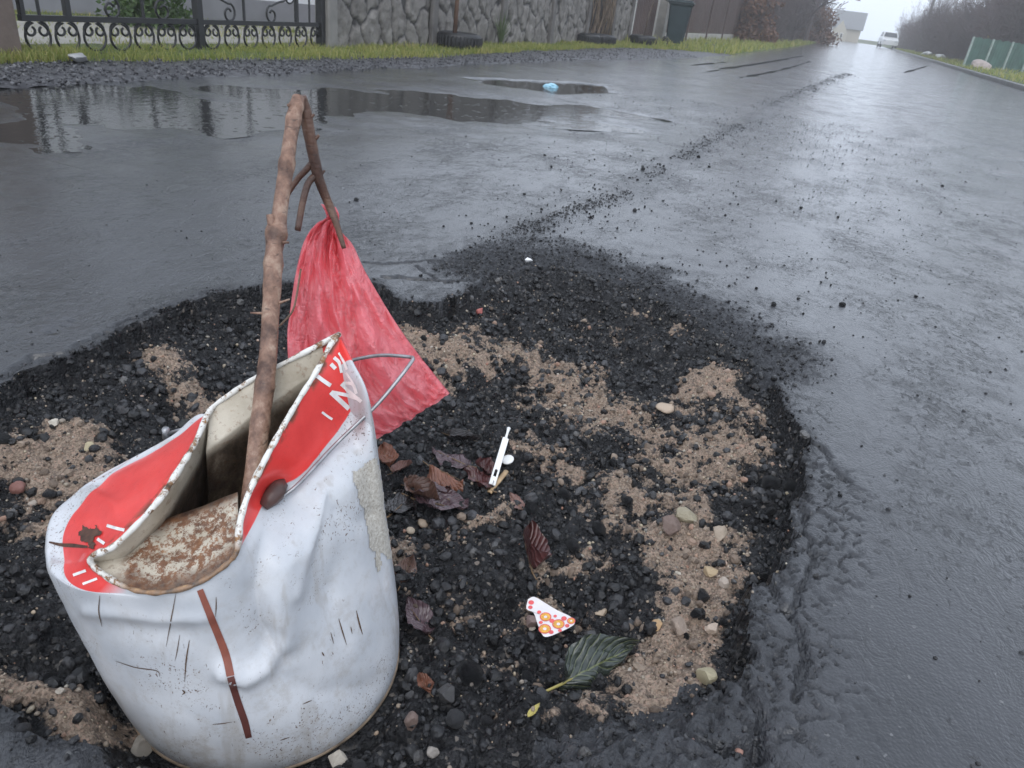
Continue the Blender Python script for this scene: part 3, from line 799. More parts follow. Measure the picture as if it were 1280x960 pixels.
def strip(mb, pts, wid, off=.0006, n=10, tree=None):
    """a painted band lying on the bucket along a line seen in the photograph"""
    P2 = catmull(np.array(pts, float), n); T = np.gradient(P2, axis=0); T /= np.linalg.norm(T, axis=1)[:, None]
    Nn = np.stack([-T[:, 1], T[:, 0]], 1); W = np.full(len(P2), wid) if np.isscalar(wid) else np.interp(np.linspace(0, 1, len(P2)), np.linspace(0, 1, len(wid)), wid)
    V_, ok = [], True
    for p, nn, ww in zip(P2, Nn, W):
        for k in (-.5, 0, .5):
            h, nr = hit(*(p+nn*ww*k), tree)
            if h is None: continue
            V_.append(h+nr*off)
    if len(V_) != 3*len(P2): V_ = V_[:len(V_)//3*3]
    m = len(V_)//3
    if m < 2: return
    mb.add(rel(V_), [(i*3+j, i*3+j+1, i*3+4+j, i*3+3+j) for i in range(m-1) for j in (0, 1)])
def mat_flat(name, col, rough=.5, var=.2, sc_=60): return simple(name, col, rough, var, sc_, .1, 200, .001)
m1 = MB(); strip(m1, [(250, 737), (263, 770), (281, 815), (288, 845)], [8, 9, 10, 10]); m1.build('brown_stripe', mat_flat('brown_paint', (.24, .075, .05)), bucket, True)
m1 = MB(); strip(m1, [(288, 846), (297, 876), (306, 902), (311, 922)], [9, 9, 9, 8]); m1.build('brown_stripe', mat_flat('dark_brown_paint', (.10, .032, .026)), bucket, True)
M_STREAK, M_LETTER = mat_flat('rust_streak', (.085, .045, .02), .8), mat_flat('white_lettering', (.78, .76, .74))
for pts, wd in [([(125, 744), (124, 765), (128, 783)], 1.8), ([(220, 742), (214, 775), (208, 808)], 1.8), ([(225, 793), (222, 812), (219, 826)], 1.5), ([(237, 800), (233, 825), (231, 852)], 2.4),
                ([(270, 746), (270, 760), (269, 771)], 2), ([(423, 773), (428, 790), (433, 806)], 2.2), ([(445, 763), (449, 780), (453, 793)], 2.6), ([(438, 783), (440, 792)], 1.6), ([(413, 790), (417, 805)], 1.5),
                ([(228, 862), (231, 865), (228, 868)], 3), ([(145, 826), (170, 834), (196, 838), (200, 845)], 1.5), ([(402, 815), (405, 820)], 2.5), ([(266, 905), (278, 904), (290, 902)], 1.5),
                ([(378, 880), (390, 875)], 1.6), ([(350, 925), (362, 921)], 1.8)]:
    m1 = MB(); strip(m1, pts, [wd*.25, wd*.62, wd*.75, wd*.5, wd*.2], n=6); m1.build('rust_streak', M_STREAK, bucket, True)
for pts, wd in [([(396, 470), (404, 476), (413, 482)], 5), ([(413, 490), (424, 500), (436, 511)], 6), ([(414, 490), (434, 494), (450, 499)], 4.5), ([(426, 480), (440, 492), (452, 502)], 4.5), ([(428, 479), (441, 480), (446, 492)], 4),
                ([(413, 455), (419, 461)], 5), ([(417, 447), (424, 454), (427, 466)], 4.5), ([(423, 441), (430, 452), (434, 462)], 3), ([(433, 466), (440, 476), (446, 488)], 2.5), ([(402, 515), (410, 521), (415, 524)], 3),
                ([(134, 657), (147, 661), (156, 663)], 4), ([(122, 674), (131, 680)], 4), ([(108, 713), (92, 719)], 3.5), ([(122, 723), (104, 730)], 3)]:
    m1 = MB(); strip(m1, pts, wd, n=5); m1.build('lettering', M_LETTER, bucket, True)
M_DRUST_CREASE = mat_flat('dark_rust_and_crease', (.07, .032, .02), .8, .5, 120)
def patch(poly, step=2.0, wob_=5.0, wl=9.0, off=.0008):
    P_ = np.array(poly); gx0, gy0 = np.meshgrid(np.arange(P_[:, 0].min()-4, P_[:, 0].max()+4, step), np.arange(P_[:, 1].min()-4, P_[:, 1].max()+4, step))
    n_ = fbm(gx0/wl, gy0/wl, 15, 3)*wob_; keep = inside(gx0+n_, gy0+n_*.6, [tuple(p) for p in poly]); idx = -np.ones(gx0.shape, int); L_ = []
    for i_, j_ in zip(*np.nonzero(keep)):
        h_, n2 = hit(gx0[i_, j_], gy0[i_, j_])
        if h_ is not None: idx[i_, j_] = len(L_); L_.append(h_+n2*off)
    q = np.stack([idx[:-1, :-1], idx[1:, :-1], idx[1:, 1:], idx[:-1, 1:]], -1).reshape(-1, 4)
    return rel(L_), [tuple(f) for f in q[(q >= 0).all(1)]]
mesh_np('rust_and_crease', *patch([(97, 668), (106, 658), (116, 660), (121, 655), (127, 664), (120, 674), (122, 684), (112, 690), (109, 678), (100, 677)], 1.2, 7, 4, .0010), M_DRUST_CREASE, bucket)
m1 = MB(); strip(m1, [(62, 678), (76, 681), (92, 682), (110, 684)], [2, 4, 5, 3], .0008, n=6); m1.build('rust_and_crease', M_DRUST_CREASE, bucket, True)  # dark of the crease put on as a thin strip of colour
# the torn paper label on the right of the wall
LAB = [(439, 592), (452, 582), (466, 571), (472, 571), (480, 610), (491, 700), (485, 703), (478, 690), (476, 716), (471, 716), (465, 690), (455, 650)]
b = NB('torn_paper'); c = b.ramp(b.noise(260, 5, .8), [(.3, (.24, .21, .17)), (.5, (.44, .41, .36)), (.7, (.60, .58, .53))])
M_PAPER = b.pbr(c, .9, b.bump(b.noise(300, 3), .6, .002))
mesh_np('paper_label', *patch(LAB), M_PAPER, bucket)
# carrying wire and its lug
M_WIRE = simple('dull_steel_wire', (.36, .36, .37), .38, .25, 80, .2, 200, .001, metal=.75)
M_LUGM = simple('brown_plastic', (.075, .042, .036), .45, .3, 60, .3, 120, .003)
hl, hn = hit(338, 620)
lug0 = hl
m1 = MB(); a1 = np.array([.35, -.5, .79]); a1 /= np.linalg.norm(a1)
m1.tube(rel([hl-hn*.002+G(330, 632, hl[2])-G(338, 620, hl[2]), hl+hn*.006+G(334, 626, hl[2])-G(338, 620, hl[2]), hl+hn*.010, hl+hn*.008+G(343, 611, hl[2])-G(338, 620, hl[2]), hl-hn*.002+G(346, 606, hl[2])-G(338, 620, hl[2])]), [.006, .0095, .0105, .0095, .006], 7)
m1.build('handle_lug', M_LUGM, bucket, True)
m1 = MB(); m1.tube(rel(BC+dirs[::4]*(BR-.0005)+np.array([0, 0, .0035])), .0026, 6, closed=True); m1.build('bottom_seam', simple('stained_seam', (.20, .15, .105), .6, .6, 40, .3, 200, .002), bucket, True)
WP = []
for x, y in [(347, 627), (355, 622), (374, 606), (414, 562), (455, 528)]:
    h, nr = hit(x, y); WP.append(h+nr*.008)
d0 = np.linalg.norm(WP[-1]-EYE)/np.linalg.norm(ray(455, 528))
for k, (x, y) in enumerate([(474, 503), (499, 473), (514, 453), (516, 448), (511, 446), (480, 444), (455, 447), (436, 453), (420, 470)]):
    WP.append(AT(x, y, d0+.008+.010*k))
m1 = MB(); m1.tube(rel(catmull(WP, 6)), .0023, 7); m1.build('handle_wire', M_WIRE, bucket, True)
lb = G(252, 527, .19)
m1 = MB(); m1.tube(rel([lb+np.array([0, .0, -.004]), G(230, 536, .17), G(206, 543, .155)]), .0026, 7); m1.tube(rel([G(207, 536, .165), G(208, 548, .148)]), .0045, 8)
m1.build('wire_end', M_WIRE, bucket, True)

# ------------------------------------------------------------------ the broken branch standing in the bucket
def mat_bark(name, c0, c1, c2):
    b = NB(name); o = b.obj()
    c = b.ramp(b.noise(24, 6, .7, vec=b.scl(o, (1.6, 1.6, .6))), [(.32, c0), (.5, c1), (.68, c2)])
    len_ = b.step(b.noise(120, 3, .6, vec=b.scl(o, (.35, .35, 1.8))), .62, .68)
    c = b.mix(b.math('MULTIPLY', len_, .7), c, (.05, .028, .02))
    return b.pbr(c, b.ramp(b.noise(30, 3, vec=o), [(.3, .3), (.7, .6)]), b.bump(b.math('ADD', b.noise(70, 5, .7, vec=o), b.math('MULTIPLY', b.noise(140, 4, vec=b.scl(o, (.5, .5, 2))), .6)), .6, .004))
M_BARK = mat_bark('bark', (.075, .037, .025), (.23, .13, .088), (.43, .31, .23))
M_BARK2 = mat_bark('dark_bark', (.045, .022, .016), (.10, .050, .034), (.17, .095, .062))
sp0 = AT(318, 592, .765); st1 = AT(373, 120, .90)
def lerp_d(y): t = (592-y)/(592-120); return .765+.135*t
mainpx = [(312, 640), (318, 592), (326, 520), (334, 455), (339, 380), (343, 310), (349, 270), (357, 215), (365, 160), (373, 122)]
mp = np.array([AT(x, y, lerp_d(y)) for x, y in mainpx]); mp = catmull(mp, 9)
branch = thing('broken_branch', 'long snapped branch with brown bark standing upright in the crushed bucket', 'branch', mp[0])
def relb(P_): return np.asarray(P_)-mp[0]
tt = np.linspace(0, 1, len(mp)); rad = np.interp(tt, [0, .12, .5, .9, 1], [.0108, .0110, .0102, .0088, .0082])
pr = PR(mp)
for (kx, ky, ka, kw) in [(340, 292, .0042, 11), (358, 205, .0024, 6), (336, 330, .0022, 8), (366, 150, .0018, 7), (331, 480, .0014, 7), (341, 360, .0012, 6), (328, 530, .001, 6), (369, 133, .0016, 5)]:
    rad = rad+ka*np.exp(-((pr[:, 1]-ky)/kw)**2)
rad = rad+.0006*fbm(tt*40, tt*0, 3, 3)
def rough_tube(mb, P_, R_, sides=16, amp=.06, seed=0):
    n0 = mb.n; mb.tube(P_, R_, sides); V_ = mb.v[-1]; n = len(P_)
    c = np.repeat(np.asarray(P_), sides, 0); k = np.tile(np.arange(sides), n)
    nz = fbm(k*.9+seed, np.repeat(np.arange(n), sides)*.35, seed, 3)
    mb.v[-1] = c+(V_-c)*(1+amp*nz)[:, None]
m1 = MB(); rough_tube(m1, relb(mp), rad*.95, 16, .05, 3)
def stub(mb, a, b_, r0, r1): mb.tube(relb([a, (np.asarray(a)+b_)/2, b_]), [r0, (r0+r1)/2, r1], 8)
stub(m1, AT(343, 300, lerp_d(300)), AT(337, 268, lerp_d(300)-.006), .0055, .004)
stub(m1, AT(366, 135, lerp_d(135)), AT(360, 131, lerp_d(135)-.008), .0032, .002)
stub(m1, AT(346, 303, lerp_d(303)), AT(361, 303, lerp_d(303)-.004), .003, .0012)
stub(m1, AT(334, 465, lerp_d(465)), AT(328, 470, lerp_d(465)-.008), .003, .0012)
stub(m1, AT(340, 392, lerp_d(392)), AT(313, 391, lerp_d(392)), .0022, .001)
stub(m1, AT(340, 382, lerp_d(382)), AT(362, 374, lerp_d(382)), .0022, .001)
m1.build('stem', M_BARK, branch, True)
dp = 1.012
sp_ = [AT(377, 120, .902), AT(382, 140, .914), AT(387, 170, .926), AT(393, 200, .940), AT(400, 228, .955), AT(411, 255, .972), AT(420, 278, .972), AT(430, 310, .970)]
side = catmull(sp_, 7); rs = np.interp(np.linspace(0, 1, len(side)), [0, .15, .5, .75, 1], [.006, .0078, .0072, .0058, .0030])
m1 = MB(); rough_tube(m1, relb(side), rs, 12, .10, 9)
stub(m1, AT(389, 178, .93), AT(399, 169, .926), .0035, .0018)
stub(m1, AT(384, 150, .918), AT(393, 143, .914), .003, .0016)
stub(m1, AT(398, 222, .952), AT(406, 213, .948), .0025, .0014)
m1.build('snapped_limb', M_BARK2, branch, True)
m1 = MB()
m1.tube(relb(catmull([AT(393, 200, .940), AT(383, 212, .944), AT(372, 224, .95), AT(358, 245, .955), AT(345, 266, .96)], 5)), np.linspace(.0045, .0030, 21), 8); m1.build('twig', M_BARK2, branch, True)
m1 = MB(); m1.tube(relb(catmull([AT(397, 217, .95), AT(386, 228, .946), AT(379, 250, .944), AT(372, 288, .942)], 6)), np.linspace(.0048, .0040, 19), 8); m1.build('twig', M_BARK2, branch, True)

# ------------------------------------------------------------------ the red bag tied to the branch
def mat_bag():
    b = NB('thin_red_plastic'); o = b.obj()
    n = b.noise(14, 5, .6, vec=o)
    c = b.ramp(n, [(.3, (.96, .27, .31)), (.7, (.98, .46, .49))])
    crk = b.math('ADD', b.math('MULTIPLY', b.vor(48, 'DISTANCE_TO_EDGE', vec=b.mix(.12, o, b.noise(20, 3, vec=o, col=True))), 1.2), b.noise(75, 4, .7, vec=o))
    return b.pbr(c, .30, b.bump(crk, .6, .006), spec=.7, trans=(.58, (1.0, .40, .43)))
bag_rows = [  # left, right edge, depth, fullness
 ((401, 255), (420, 259), 1.000, .006), ((406, 264), (424, 268), 1.000, .010), ((407, 273), (424, 279), 1.000, .007), ((394, 281), (428, 291), 1.003, .012),
 ((380, 302), (441, 306), 1.008, .020), ((370, 340), (455, 336), 1.014, .028), ((363, 385), (472, 366), 1.022, .036), ((359, 425), (494, 402), 1.034, .042),
 ((366, 470), (518, 436), 1.05, .045), ((400, 520), (540, 464), 1.068, .040), ((440, 545), (556, 484), 1.083, .026), ((464, 551), (562, 491), 1.087, .008)]
lf = catmull([AT(*r[0], r[2]) for r in bag_rows], 11); rg_ = catmull([AT(*r[1], r[2]) for r in bag_rows], 11)
fu = catmull([[r[3]] for r in bag_rows], 11)[:, 0]
nb, ncb = len(lf), 190
vw = np.array([ray(430, 400)]*1)[0]; vw = vw/np.linalg.norm(vw)
S_, T_ = np.meshgrid(np.linspace(0, 1, nb), np.arange(ncb)/ncb, indexing='ij')
F2 = np.where(T_ < .5, 2*T_, 2-2*T_); SD = np.where(T_ < .5, 1.0, -1.0); E2_ = np.clip(np.sin(math.pi*F2), 0, 1)
pb = lf[:, None]*(1-F2[..., None])+rg_[:, None]*F2[..., None]; amp = fu[:, None]*1.25
fold_ = np.sin(F2*15+1.2+S_*2.5)*.55+np.sin(F2*33+S_*5)*.30*np.minimum(1, (1-S_)*2+.15)+np.sin(F2*7+S_*5)*.6*S_
off = -SD*E2_**.6*amp*(.55+.5*fold_)
nzb = fbm(F2*9+SD*20, S_*8, 61, 4)*.018*np.minimum(1, S_*3)*E2_**.4
rd = 1-np.abs(fbm(F2*6+SD*9+S_*3, S_*5-F2*2, 66, 3))*2.6; rd2 = 1-np.abs(fbm(F2*15+SD*9, S_*13+F2*5, 67, 2))*2.6
BV = pb+vw*(off-nzb-(rd*.016+rd2*.008)*E2_**.4*np.minimum(1, S_*4))[..., None]
BV = BV.reshape(-1, 3)
gz = height(BV[:, 0], BV[:, 1])[0]; BV[:, 2] = np.maximum(BV[:, 2], gz+.004)
bag = mesh_np('plastic_bag', BV-lf[0], grid_faces(nb, ncb, True), mat_bag(), None)
bag.location = [float(v) for v in lf[0]]
tag(bag, 'crinkled see-through red plastic bag tied to the broken branch behind the bucket', 'plastic bag')
stalk = MB(); o0 = AT(376, 337, .985); stalk.tube(np.array(catmull([AT(376, 336, .985), AT(371, 368, .985), AT(365, 390, .985), AT(349, 408, 1.0)], 5))-o0, .0014, 6)
st = stalk.build('dry_stalk', simple('dry_stalk', (.16, .11, .075), .7), None, True); st.location = [float(v) for v in o0]
tag(st, 'thin bent dry stalk hanging against the left edge of the red bag', 'stalk')

# ------------------------------------------------------------------ leaves and litter on the floor of the hole
def mat_leaf(name, c0, c1, rough=.32, vein=None):
    b = NB(name); s = b.new('ShaderNodeSeparateXYZ'); b.put(s.inputs[0], b.uv()); u, v = s.outputs[0], s.outputs[1]
    c = b.ramp(b.noise(40, 5, .65), [(.3, c0), (.7, c1)])
    au = b.math('ABSOLUTE', b.math('SUBTRACT', u, .5))
    ph = b.math('SUBTRACT', b.math('MULTIPLY', v, 8.0), b.math('MULTIPLY', au, 7.0))
    sv = b.math('ABSOLUTE', b.math('SUBTRACT', b.math('FRACT', ph), .5))
    vn = b.math('MAXIMUM', b.step(au, .022, .010), b.step(sv, .06, .02))
    c = b.mix(b.math('MULTIPLY', vn, .55), c, vein or tuple(min(1, x*1.9) for x in c1))
    return b.pbr(c, rough, b.bump(b.math('ADD', b.math('MULTIPLY', b.step(sv, .35, .0), -.6), b.noise(60, 4)), .6, .004), spec=.5, coat=.2)
def leaf(base_, tip, width, curl, mat, label, lift=.004, twist=0.0, fold=.25, group=None, name='fallen_leaf', up_=None, half=0):
    a, b_ = GND(*base_), GND(*tip)
    a[2] += lift; b_[2] += lift*1.5
    ax = b_-a; L = np.linalg.norm(ax); ax /= L
    n = np.array([0, 0, 1.0]); n -= ax*(n@ax); n /= np.linalg.norm(n); sd_ = np.cross(ax, n)
    n, sd_ = n*math.cos(twist)+sd_*math.sin(twist), sd_*math.cos(twist)-n*math.sin(twist)
    dep = np.linalg.norm(a-EYE); W_ = width/FPX*dep*1.25
    nr, nc = 19, 13; Vv, UVs = [], []
    seed = int(base_[0]*7+base_[1])
    S_, T_ = np.meshgrid(np.linspace(0, 1, nr), np.linspace(-1, 1, nc), indexing='ij')
    wv = W_*.5*(np.clip(np.sin(math.pi*np.minimum(1, S_**.8)), 0, 1)**.75*(1-.25*S_)+.002)
    tq = T_.copy(); hs2 = np.zeros_like(T_)
    if half:
        q = T_*half > .35; tq = np.where(q, .35*half+(T_-.35*half)*.35, T_); hs2 = np.where(q, -(np.abs(T_)-.35)*W_*.55, 0)
    nz = fbm(S_*4+seed, T_*2.0, seed, 3); edge = 1+.05*np.sin(S_*34+T_)
    h = curl*W_*(np.abs(T_)**1.6)*.8+fold*W_*np.abs(T_)*.35+nz*W_*.22+curl*L*.35*(S_-.5)**2+hs2
    Vv = (ax*L*S_[..., None]+sd_*(wv*tq*edge)[..., None]+n*h[..., None]).reshape(-1, 3)
    UVs = np.stack([(T_+1)/2, S_], -1).reshape(-1, 2)
    o = mesh_np(name, Vv, grid_faces(nr, nc), mat, uv=UVs)
    o.location = [float(x) for x in a]
    mb = MB(); mb.tube([np.array([0, 0, 0])-ax*L*.22+n*W_*.08, ax*L*.0, ax*L*.5+n*.0006, ax*L*.92+n*.0006+n*curl*L*.06], [W_*.022, W_*.026, W_*.016, W_*.006], 6)
    return o, mb
LM = {'purple': mat_leaf('purple_leaf', (.060, .034, .040), (.11, .070, .078), .25), 'maroon': mat_leaf('maroon_leaf', (.050, .016, .016), (.095, .034, .032), .28),
      'rust': mat_leaf('rust_leaf', (.12, .042, .022), (.22, .090, .052), .32), 'brown': mat_leaf('brown_leaf', (.075, .038, .026), (.14, .078, .055), .34),
      'pink': mat_leaf('pinkish_leaf', (.15, .075, .062), (.24, .14, .115), .34), 'dark': mat_leaf('black_leaf', (.020, .018, .018), (.042, .036, .036), .26),
      'green': mat_leaf('dark_green_leaf', (.020, .026, .022), (.045, .056, .046), .24, (.17, .19, .07)), 'yellow': mat_leaf('yellow_leaf', (.45, .38, .10), (.55, .47, .16), .5)}
M_STEM = simple('leaf_stalk', (.14, .085, .04), .5, .2)
M_GSTEM = simple('yellow_leaf_stalk', (.32, .27, .08), .5, .2)
for base_, tip, wdt, curl, m_, lab, lift, tw, fo in [
    ((585, 586), (540, 566), 36, -.15, 'purple', 'large grey purple leaf at the top of the leaf heap', .006, .1, .2),
    ((536, 590), (578, 613), 28, -.35, 'rust', 'orange rust leaf arched over the middle of the leaf heap', .014, -.1, -.3),
    ((612, 616), (578, 594), 32, .1, 'maroon', 'maroon leaf lying left of the white plastic strip', .006, .2, .3),
    ((612, 600), (592, 586), 22, .3, 'maroon', 'small dark red leaf curled behind the white plastic strip', .010, 0, .4),
    ((558, 626), (543, 604), 18, .2, 'maroon', 'small red leaf tucked under the orange rust leaf', .008, 0, .3),
    ((516, 628), (584, 646), 40, .10, 'purple', 'largest shiny purple brown leaf at the bottom of the heap', .008, -.15, .35),
    ((514, 622), (550, 640), 26, .35, 'brown', 'folded brown leaf on top of the largest purple leaf', .014, .2, .6),
    ((486, 650), (520, 622), 32, .05, 'dark', 'blackish wet leaf beside the bucket wall', .008, .0, .2),
    ((487, 590), (478, 566), 24, .2, 'rust', 'reddish brown leaf touching the bucket at the torn label', .010, .0, .3),
    ((490, 596), (516, 586), 13, .3, 'pink', 'pale pinkish leaf left of the heap', .008, .1, .4),
    ((508, 612), (538, 616), 18, .3, 'brown', 'crumpled brown leaf between the pinkish and the purple leaves', .008, .1, .4),
    ((500, 736), (514, 704), 24, .15, 'brown', 'brown pink leaf against the bucket below the leaf heap', .006, .1, .3),
    ((664, 722), (650, 676), 32, .45, 'maroon', 'dark maroon leaf folded upright in the middle of the pothole', .012, .5, .8),
    ((536, 798), (506, 756), 32, .1, 'purple', 'single purple leaf on black rubble right of the bucket', .006, .15, .3),
    ((538, 872), (524, 854), 16, .3, 'rust', 'small rust coloured leaf low beside the bucket foot', .006, 0, .3),
    ((653, 640), (636, 622), 14, .1, 'pink', 'pinkish brown leaf fragment right of the white plastic strip', .005, 0, .2),
    ((560, 548), (600, 560), 16, .3, 'dark', 'blackish curled leaf above the leaf heap', .008, 0, .3)]:
    o, mb = leaf(base_, tip, wdt, curl, LM[m_], lab, lift, tw, fo)
    tag(o, lab, 'leaf'); mb.build('leaf_stalk', M_STEM, o, True)
o, mb = leaf((700, 862), (790, 818), 58, .10, LM['green'], '', .010, .35, .35, half=1)
tag(o, 'big dark green wet leaf with a pale yellow rib, half folded over', 'leaf'); mb.build('midrib', M_GSTEM, o, True)
o, mb = leaf((659, 900), (674, 884), 7, .1, LM['yellow'], '', .004, 0, .2)
tag(o, 'tiny yellow leaf below the big dark green leaf', 'leaf')

M_WPL = simple('white_plastic', (.80, .80, .78), .35, .06, 30, .1, 150, .001)
p0, p1 = GND(614, 612), GND(630, 566)
ax = p1-p0; ax[2] += .012; L = np.linalg.norm(ax); ang_ = math.atan2(ax[1], ax[0])
t = thing('plastic_strip', 'white plastic strip with a slot and a knobbed end among the leaves', 'plastic strip', p0+np.array([0, 0, .010]), ang_)
t.rotation_euler = (.25, -math.asin(.012/L)-.05, ang_)
m1 = MB(); w_ = .0062
m1.box(0, L*.16, -w_, w_, 0, .003, .0008); m1.box(L*.30, L*.98, -w_, w_, 0, .003, .0008); m1.box(L*.155, L*.305, -w_, -w_*.45, .0001, .0029); m1.box(L*.155, L*.305, w_*.45, w_, .0001, .0029)
m1.build('slotted_strip', M_WPL, t)
m1 = MB(); m1.tube([(L*.97, 0, .0015), (L*1.06, 0, .0018), (L*1.14, 0, .002), (L*1.2, 0, .002), (L*1.22, 0, .002)], [.0032, .0024, .003, .0042, .002], 10); m1.build('knob', M_WPL, t, True)
c0 = GND(634, 580)
m1 = MB(); m1.lathe([(0, .0035), (.006, .0038), (.0105, .003), (.0125, .0012), (.0125, 0), (0, -.0005)], (0, 0, 0), 20)
o = m1.build('plastic_disc', M_WPL, None, True); o.location = [float(c0[0]), float(c0[1]), float(c0[2]+.010)]; o.rotation_euler = (.3, -.2, 0)
tag(o, 'small white round plastic disc right behind the white plastic strip', 'plastic disc')
a_, b_ = GND(611, 620), GND(632, 596)
ax = b_-a_; L = np.linalg.norm(ax)
Vv = [(s*L, t_*.0055*(1-.3*abs(s-.5)), .0022*math.cos(t_*1.5)+.0015*math.sin(s*5)) for s in np.linspace(0, 1, 9) for t_ in np.linspace(-1, 1, 5)]
Vv += [(x, y, z-.0025) for x, y, z in Vv]; Fq = grid_faces(9, 5); Fs = [tuple(f) for f in Fq]+[tuple(f[::-1]+45) for f in Fq]
Fs += [(k, k+5, k+50, k+45) for k in range(0, 40, 5)]+[(k+49, k+54, k+9, k+4) for k in range(0, 40, 5)]+[(k+1, k, k+45, k+46) for k in range(4)]+[(40+k, 41+k, 86+k, 85+k) for k in range(4)]
o = mesh_np('wood_chip', Vv, Fs, simple('tan_wood', (.42, .29, .16), .6, .25, 40)); o.location = [float(v) for v in a_+np.array([0, 0, .008])]; o.rotation_euler = (0, 0, math.atan2(ax[1], ax[0]))
tag(o, 'tan splinter of wood lying under the white plastic strip', 'wood chip')

# the patterned sweet wrapper
WR = [(660, 749), (668, 746), (682, 754), (697, 763), (712, 770), (718, 777), (717, 781), (709, 786), (698, 791), (688, 795), (679, 795), (672, 780), (667, 766), (658, 761)]
wc = GND(690, 775)
def wz(p): return p[2]
Wp = [GND(x, y) for x, y in WR]; zc = max(p[2] for p in Wp)+.003
def onw(x, y, o_=0):
    p = G(x, y, zc+.004*math.sin((x-658)/17)+.0022*math.cos(y/9)+o_); return p-wc
M_WRAP = simple('wrapper_paper', (.74, .70, .70), .4, .08, 60, .15, 90, .002)
cx_ = np.mean(WR, 0); Vv = [onw(*cx_)]; Fs = []
Rn = 6; ed = []
E2 = catmull(np.array(WR+[WR[0]], float), 3)[:-1]; ne = len(E2)
for r in range(1, Rn+1):
    for x, y in E2: Vv.append(onw(cx_[0]+(x-cx_[0])*r/Rn, cx_[1]+(y-cx_[1])*r/Rn))
for k in range(ne): Fs.append((0, 1+(k+1) % ne, 1+k))
for r in range(Rn-1):
    for k in range(ne): Fs.append((1+r*ne+k, 1+r*ne+(k+1) % ne, 1+(r+1)*ne+(k+1) % ne, 1+(r+1)*ne+k))
wr = mesh_np('sweet_wrapper', Vv, Fs, M_WRAP); wr.location = [float(v) for v in wc]
tag(wr, 'torn white wrapper printed with orange and red round motifs, lying on black rubble', 'wrapper')
M_OR, M_RD = simple('orange_print', (.72, .36, .05), .4, .3, 300), simple('red_print', (.72, .10, .10), .4, .2, 200)
def spot(x, y, r, mat, o_):
    pts = [onw(x+r*math.cos(a)*1.1, y+r*.85*math.sin(a), o_) for a in np.linspace(0, 2*math.pi, 14, endpoint=False)]
    mesh_np('printed_motif', [onw(x, y, o_)]+pts, [(0, 1+(k+1) % 14, 1+k) for k in range(14)], mat, wr)
for x, y, r in [(682, 771, 5.5), (698, 780, 6), (681, 786, 6), (714, 776, 3.6)]:
    spot(x, y, r+1.2, M_RD, .0005); spot(x, y, r, M_OR, .0009); spot(x, y, r*.35, M_WRAP, .0013)
for x, y, r in [(705, 773, 3.2), (690, 776, 3), (709, 782, 2.6), (689, 790, 2.8), (674, 765, 2.4), (664, 753, 3.2), (663, 759, 2.6), (694, 770, 2), (700, 788, 2.2), (676, 778, 2.3)]:
    spot(x, y, r, M_RD, .0006)

# ------------------------------------------------------------------ verges
FX = -4.65
def road_left(y): return np.interp(y, [-3, 2.6, 5.2, 7.5, 10.7, 15.3, 20, 30, 55, 80, 140], [-3.95, -3.89, -3.69, -3.6, -3.28, -2.7, -2.45, -2.25, -2.0, -1.9, -1.9])
def grav_out(y): return np.interp(y, [-3, 3, 5.2, 7.5, 9, 15, 17, 19, 40], [-4.5, -4.48, -4.16, -3.98, -4.05, -4.05, -3.6, -2.5, -2.3])
def sheet(name, lo, hi, nx, ys_, zf, mat, kind='structure'):
    t = np.linspace(0, 1, nx)[None]; a = lo(ys_)[:, None]; c = hi(ys_)[:, None]
    x = a+(c-a)*t; y = np.repeat(ys_[:, None], nx, 1)
    z = zf(x, y, t+0*y)
    return tag(mesh_np(name, np.stack([x, y, z], -1).reshape(-1, 3), grid_faces(len(ys_), nx), mat), kind=kind)
yv = axis([(-3, 2.2, .4), (2.2, 8, .05), (8, 20, .12), (20, 140, 4)])
def wob(y, s, a=.10): return fbm(np.asarray(y)*1.6, np.zeros(np.shape(y)), s, 4)*a
def verge_z(x, y): return .040+fbm(x*2, y*2, 71, 3)*.018
def gz_(x, y, t): return .024*np.sin(np.clip(t*1.15, 0, 1)*math.pi*.5)-.012*(t < .02)+fbm(x*9, y*9, 72, 4)*.012+fbm(x*30, y*30, 74, 2)*.007
M_GRAV = NB('roadside_gravel'); cellc = M_GRAV.vor(42, out='Color')
M_GRAV = M_GRAV.pbr(M_GRAV.ramp(cellc, [(.2, (.03, .03, .034)), (.6, (.06, .06, .066)), (.9, (.11, .11, .115))]), .5, M_GRAV.bump(M_GRAV.vor(42), -.9, .03))
sheet('gravel_strip', lambda y: road_left(y)+wob(y, 3), lambda y: grav_out(y)-.25, 14, yv[yv < 19.5], gz_, M_GRAV)
sheet('grass_verge', lambda y: np.minimum(grav_out(y)+wob(y, 4, .14), road_left(y)-.06+wob(y, 6, .1)), lambda y: y*0-14, 40, yv, lambda x, y, t: np.where(t < .012, -.02, verge_z(x, y)), simple('verge_soil', (.075, .095, .028), .9, .4, 5, .6, 40, .02))
yr = axis([(8, 60, .5), (60, 140, 4)])
sheet('grass_verge', lambda y: 4.42+y*0, lambda y: 26+y*0, 20, yr, lambda x, y, t: .12+.05*np.clip((x-4.4)/3, 0, 1)+fbm(x, y, 73, 3)*.03, bpy.data.materials['verge_soil'])
m1 = MB(); m1.box(4.27, 4.425, 8, 95, -.05, .115, .012); tag(m1.build('kerb', simple('wet_kerb', (.13, .13, .125), .4, .3, 3, .3, 40, .01)), kind='structure')

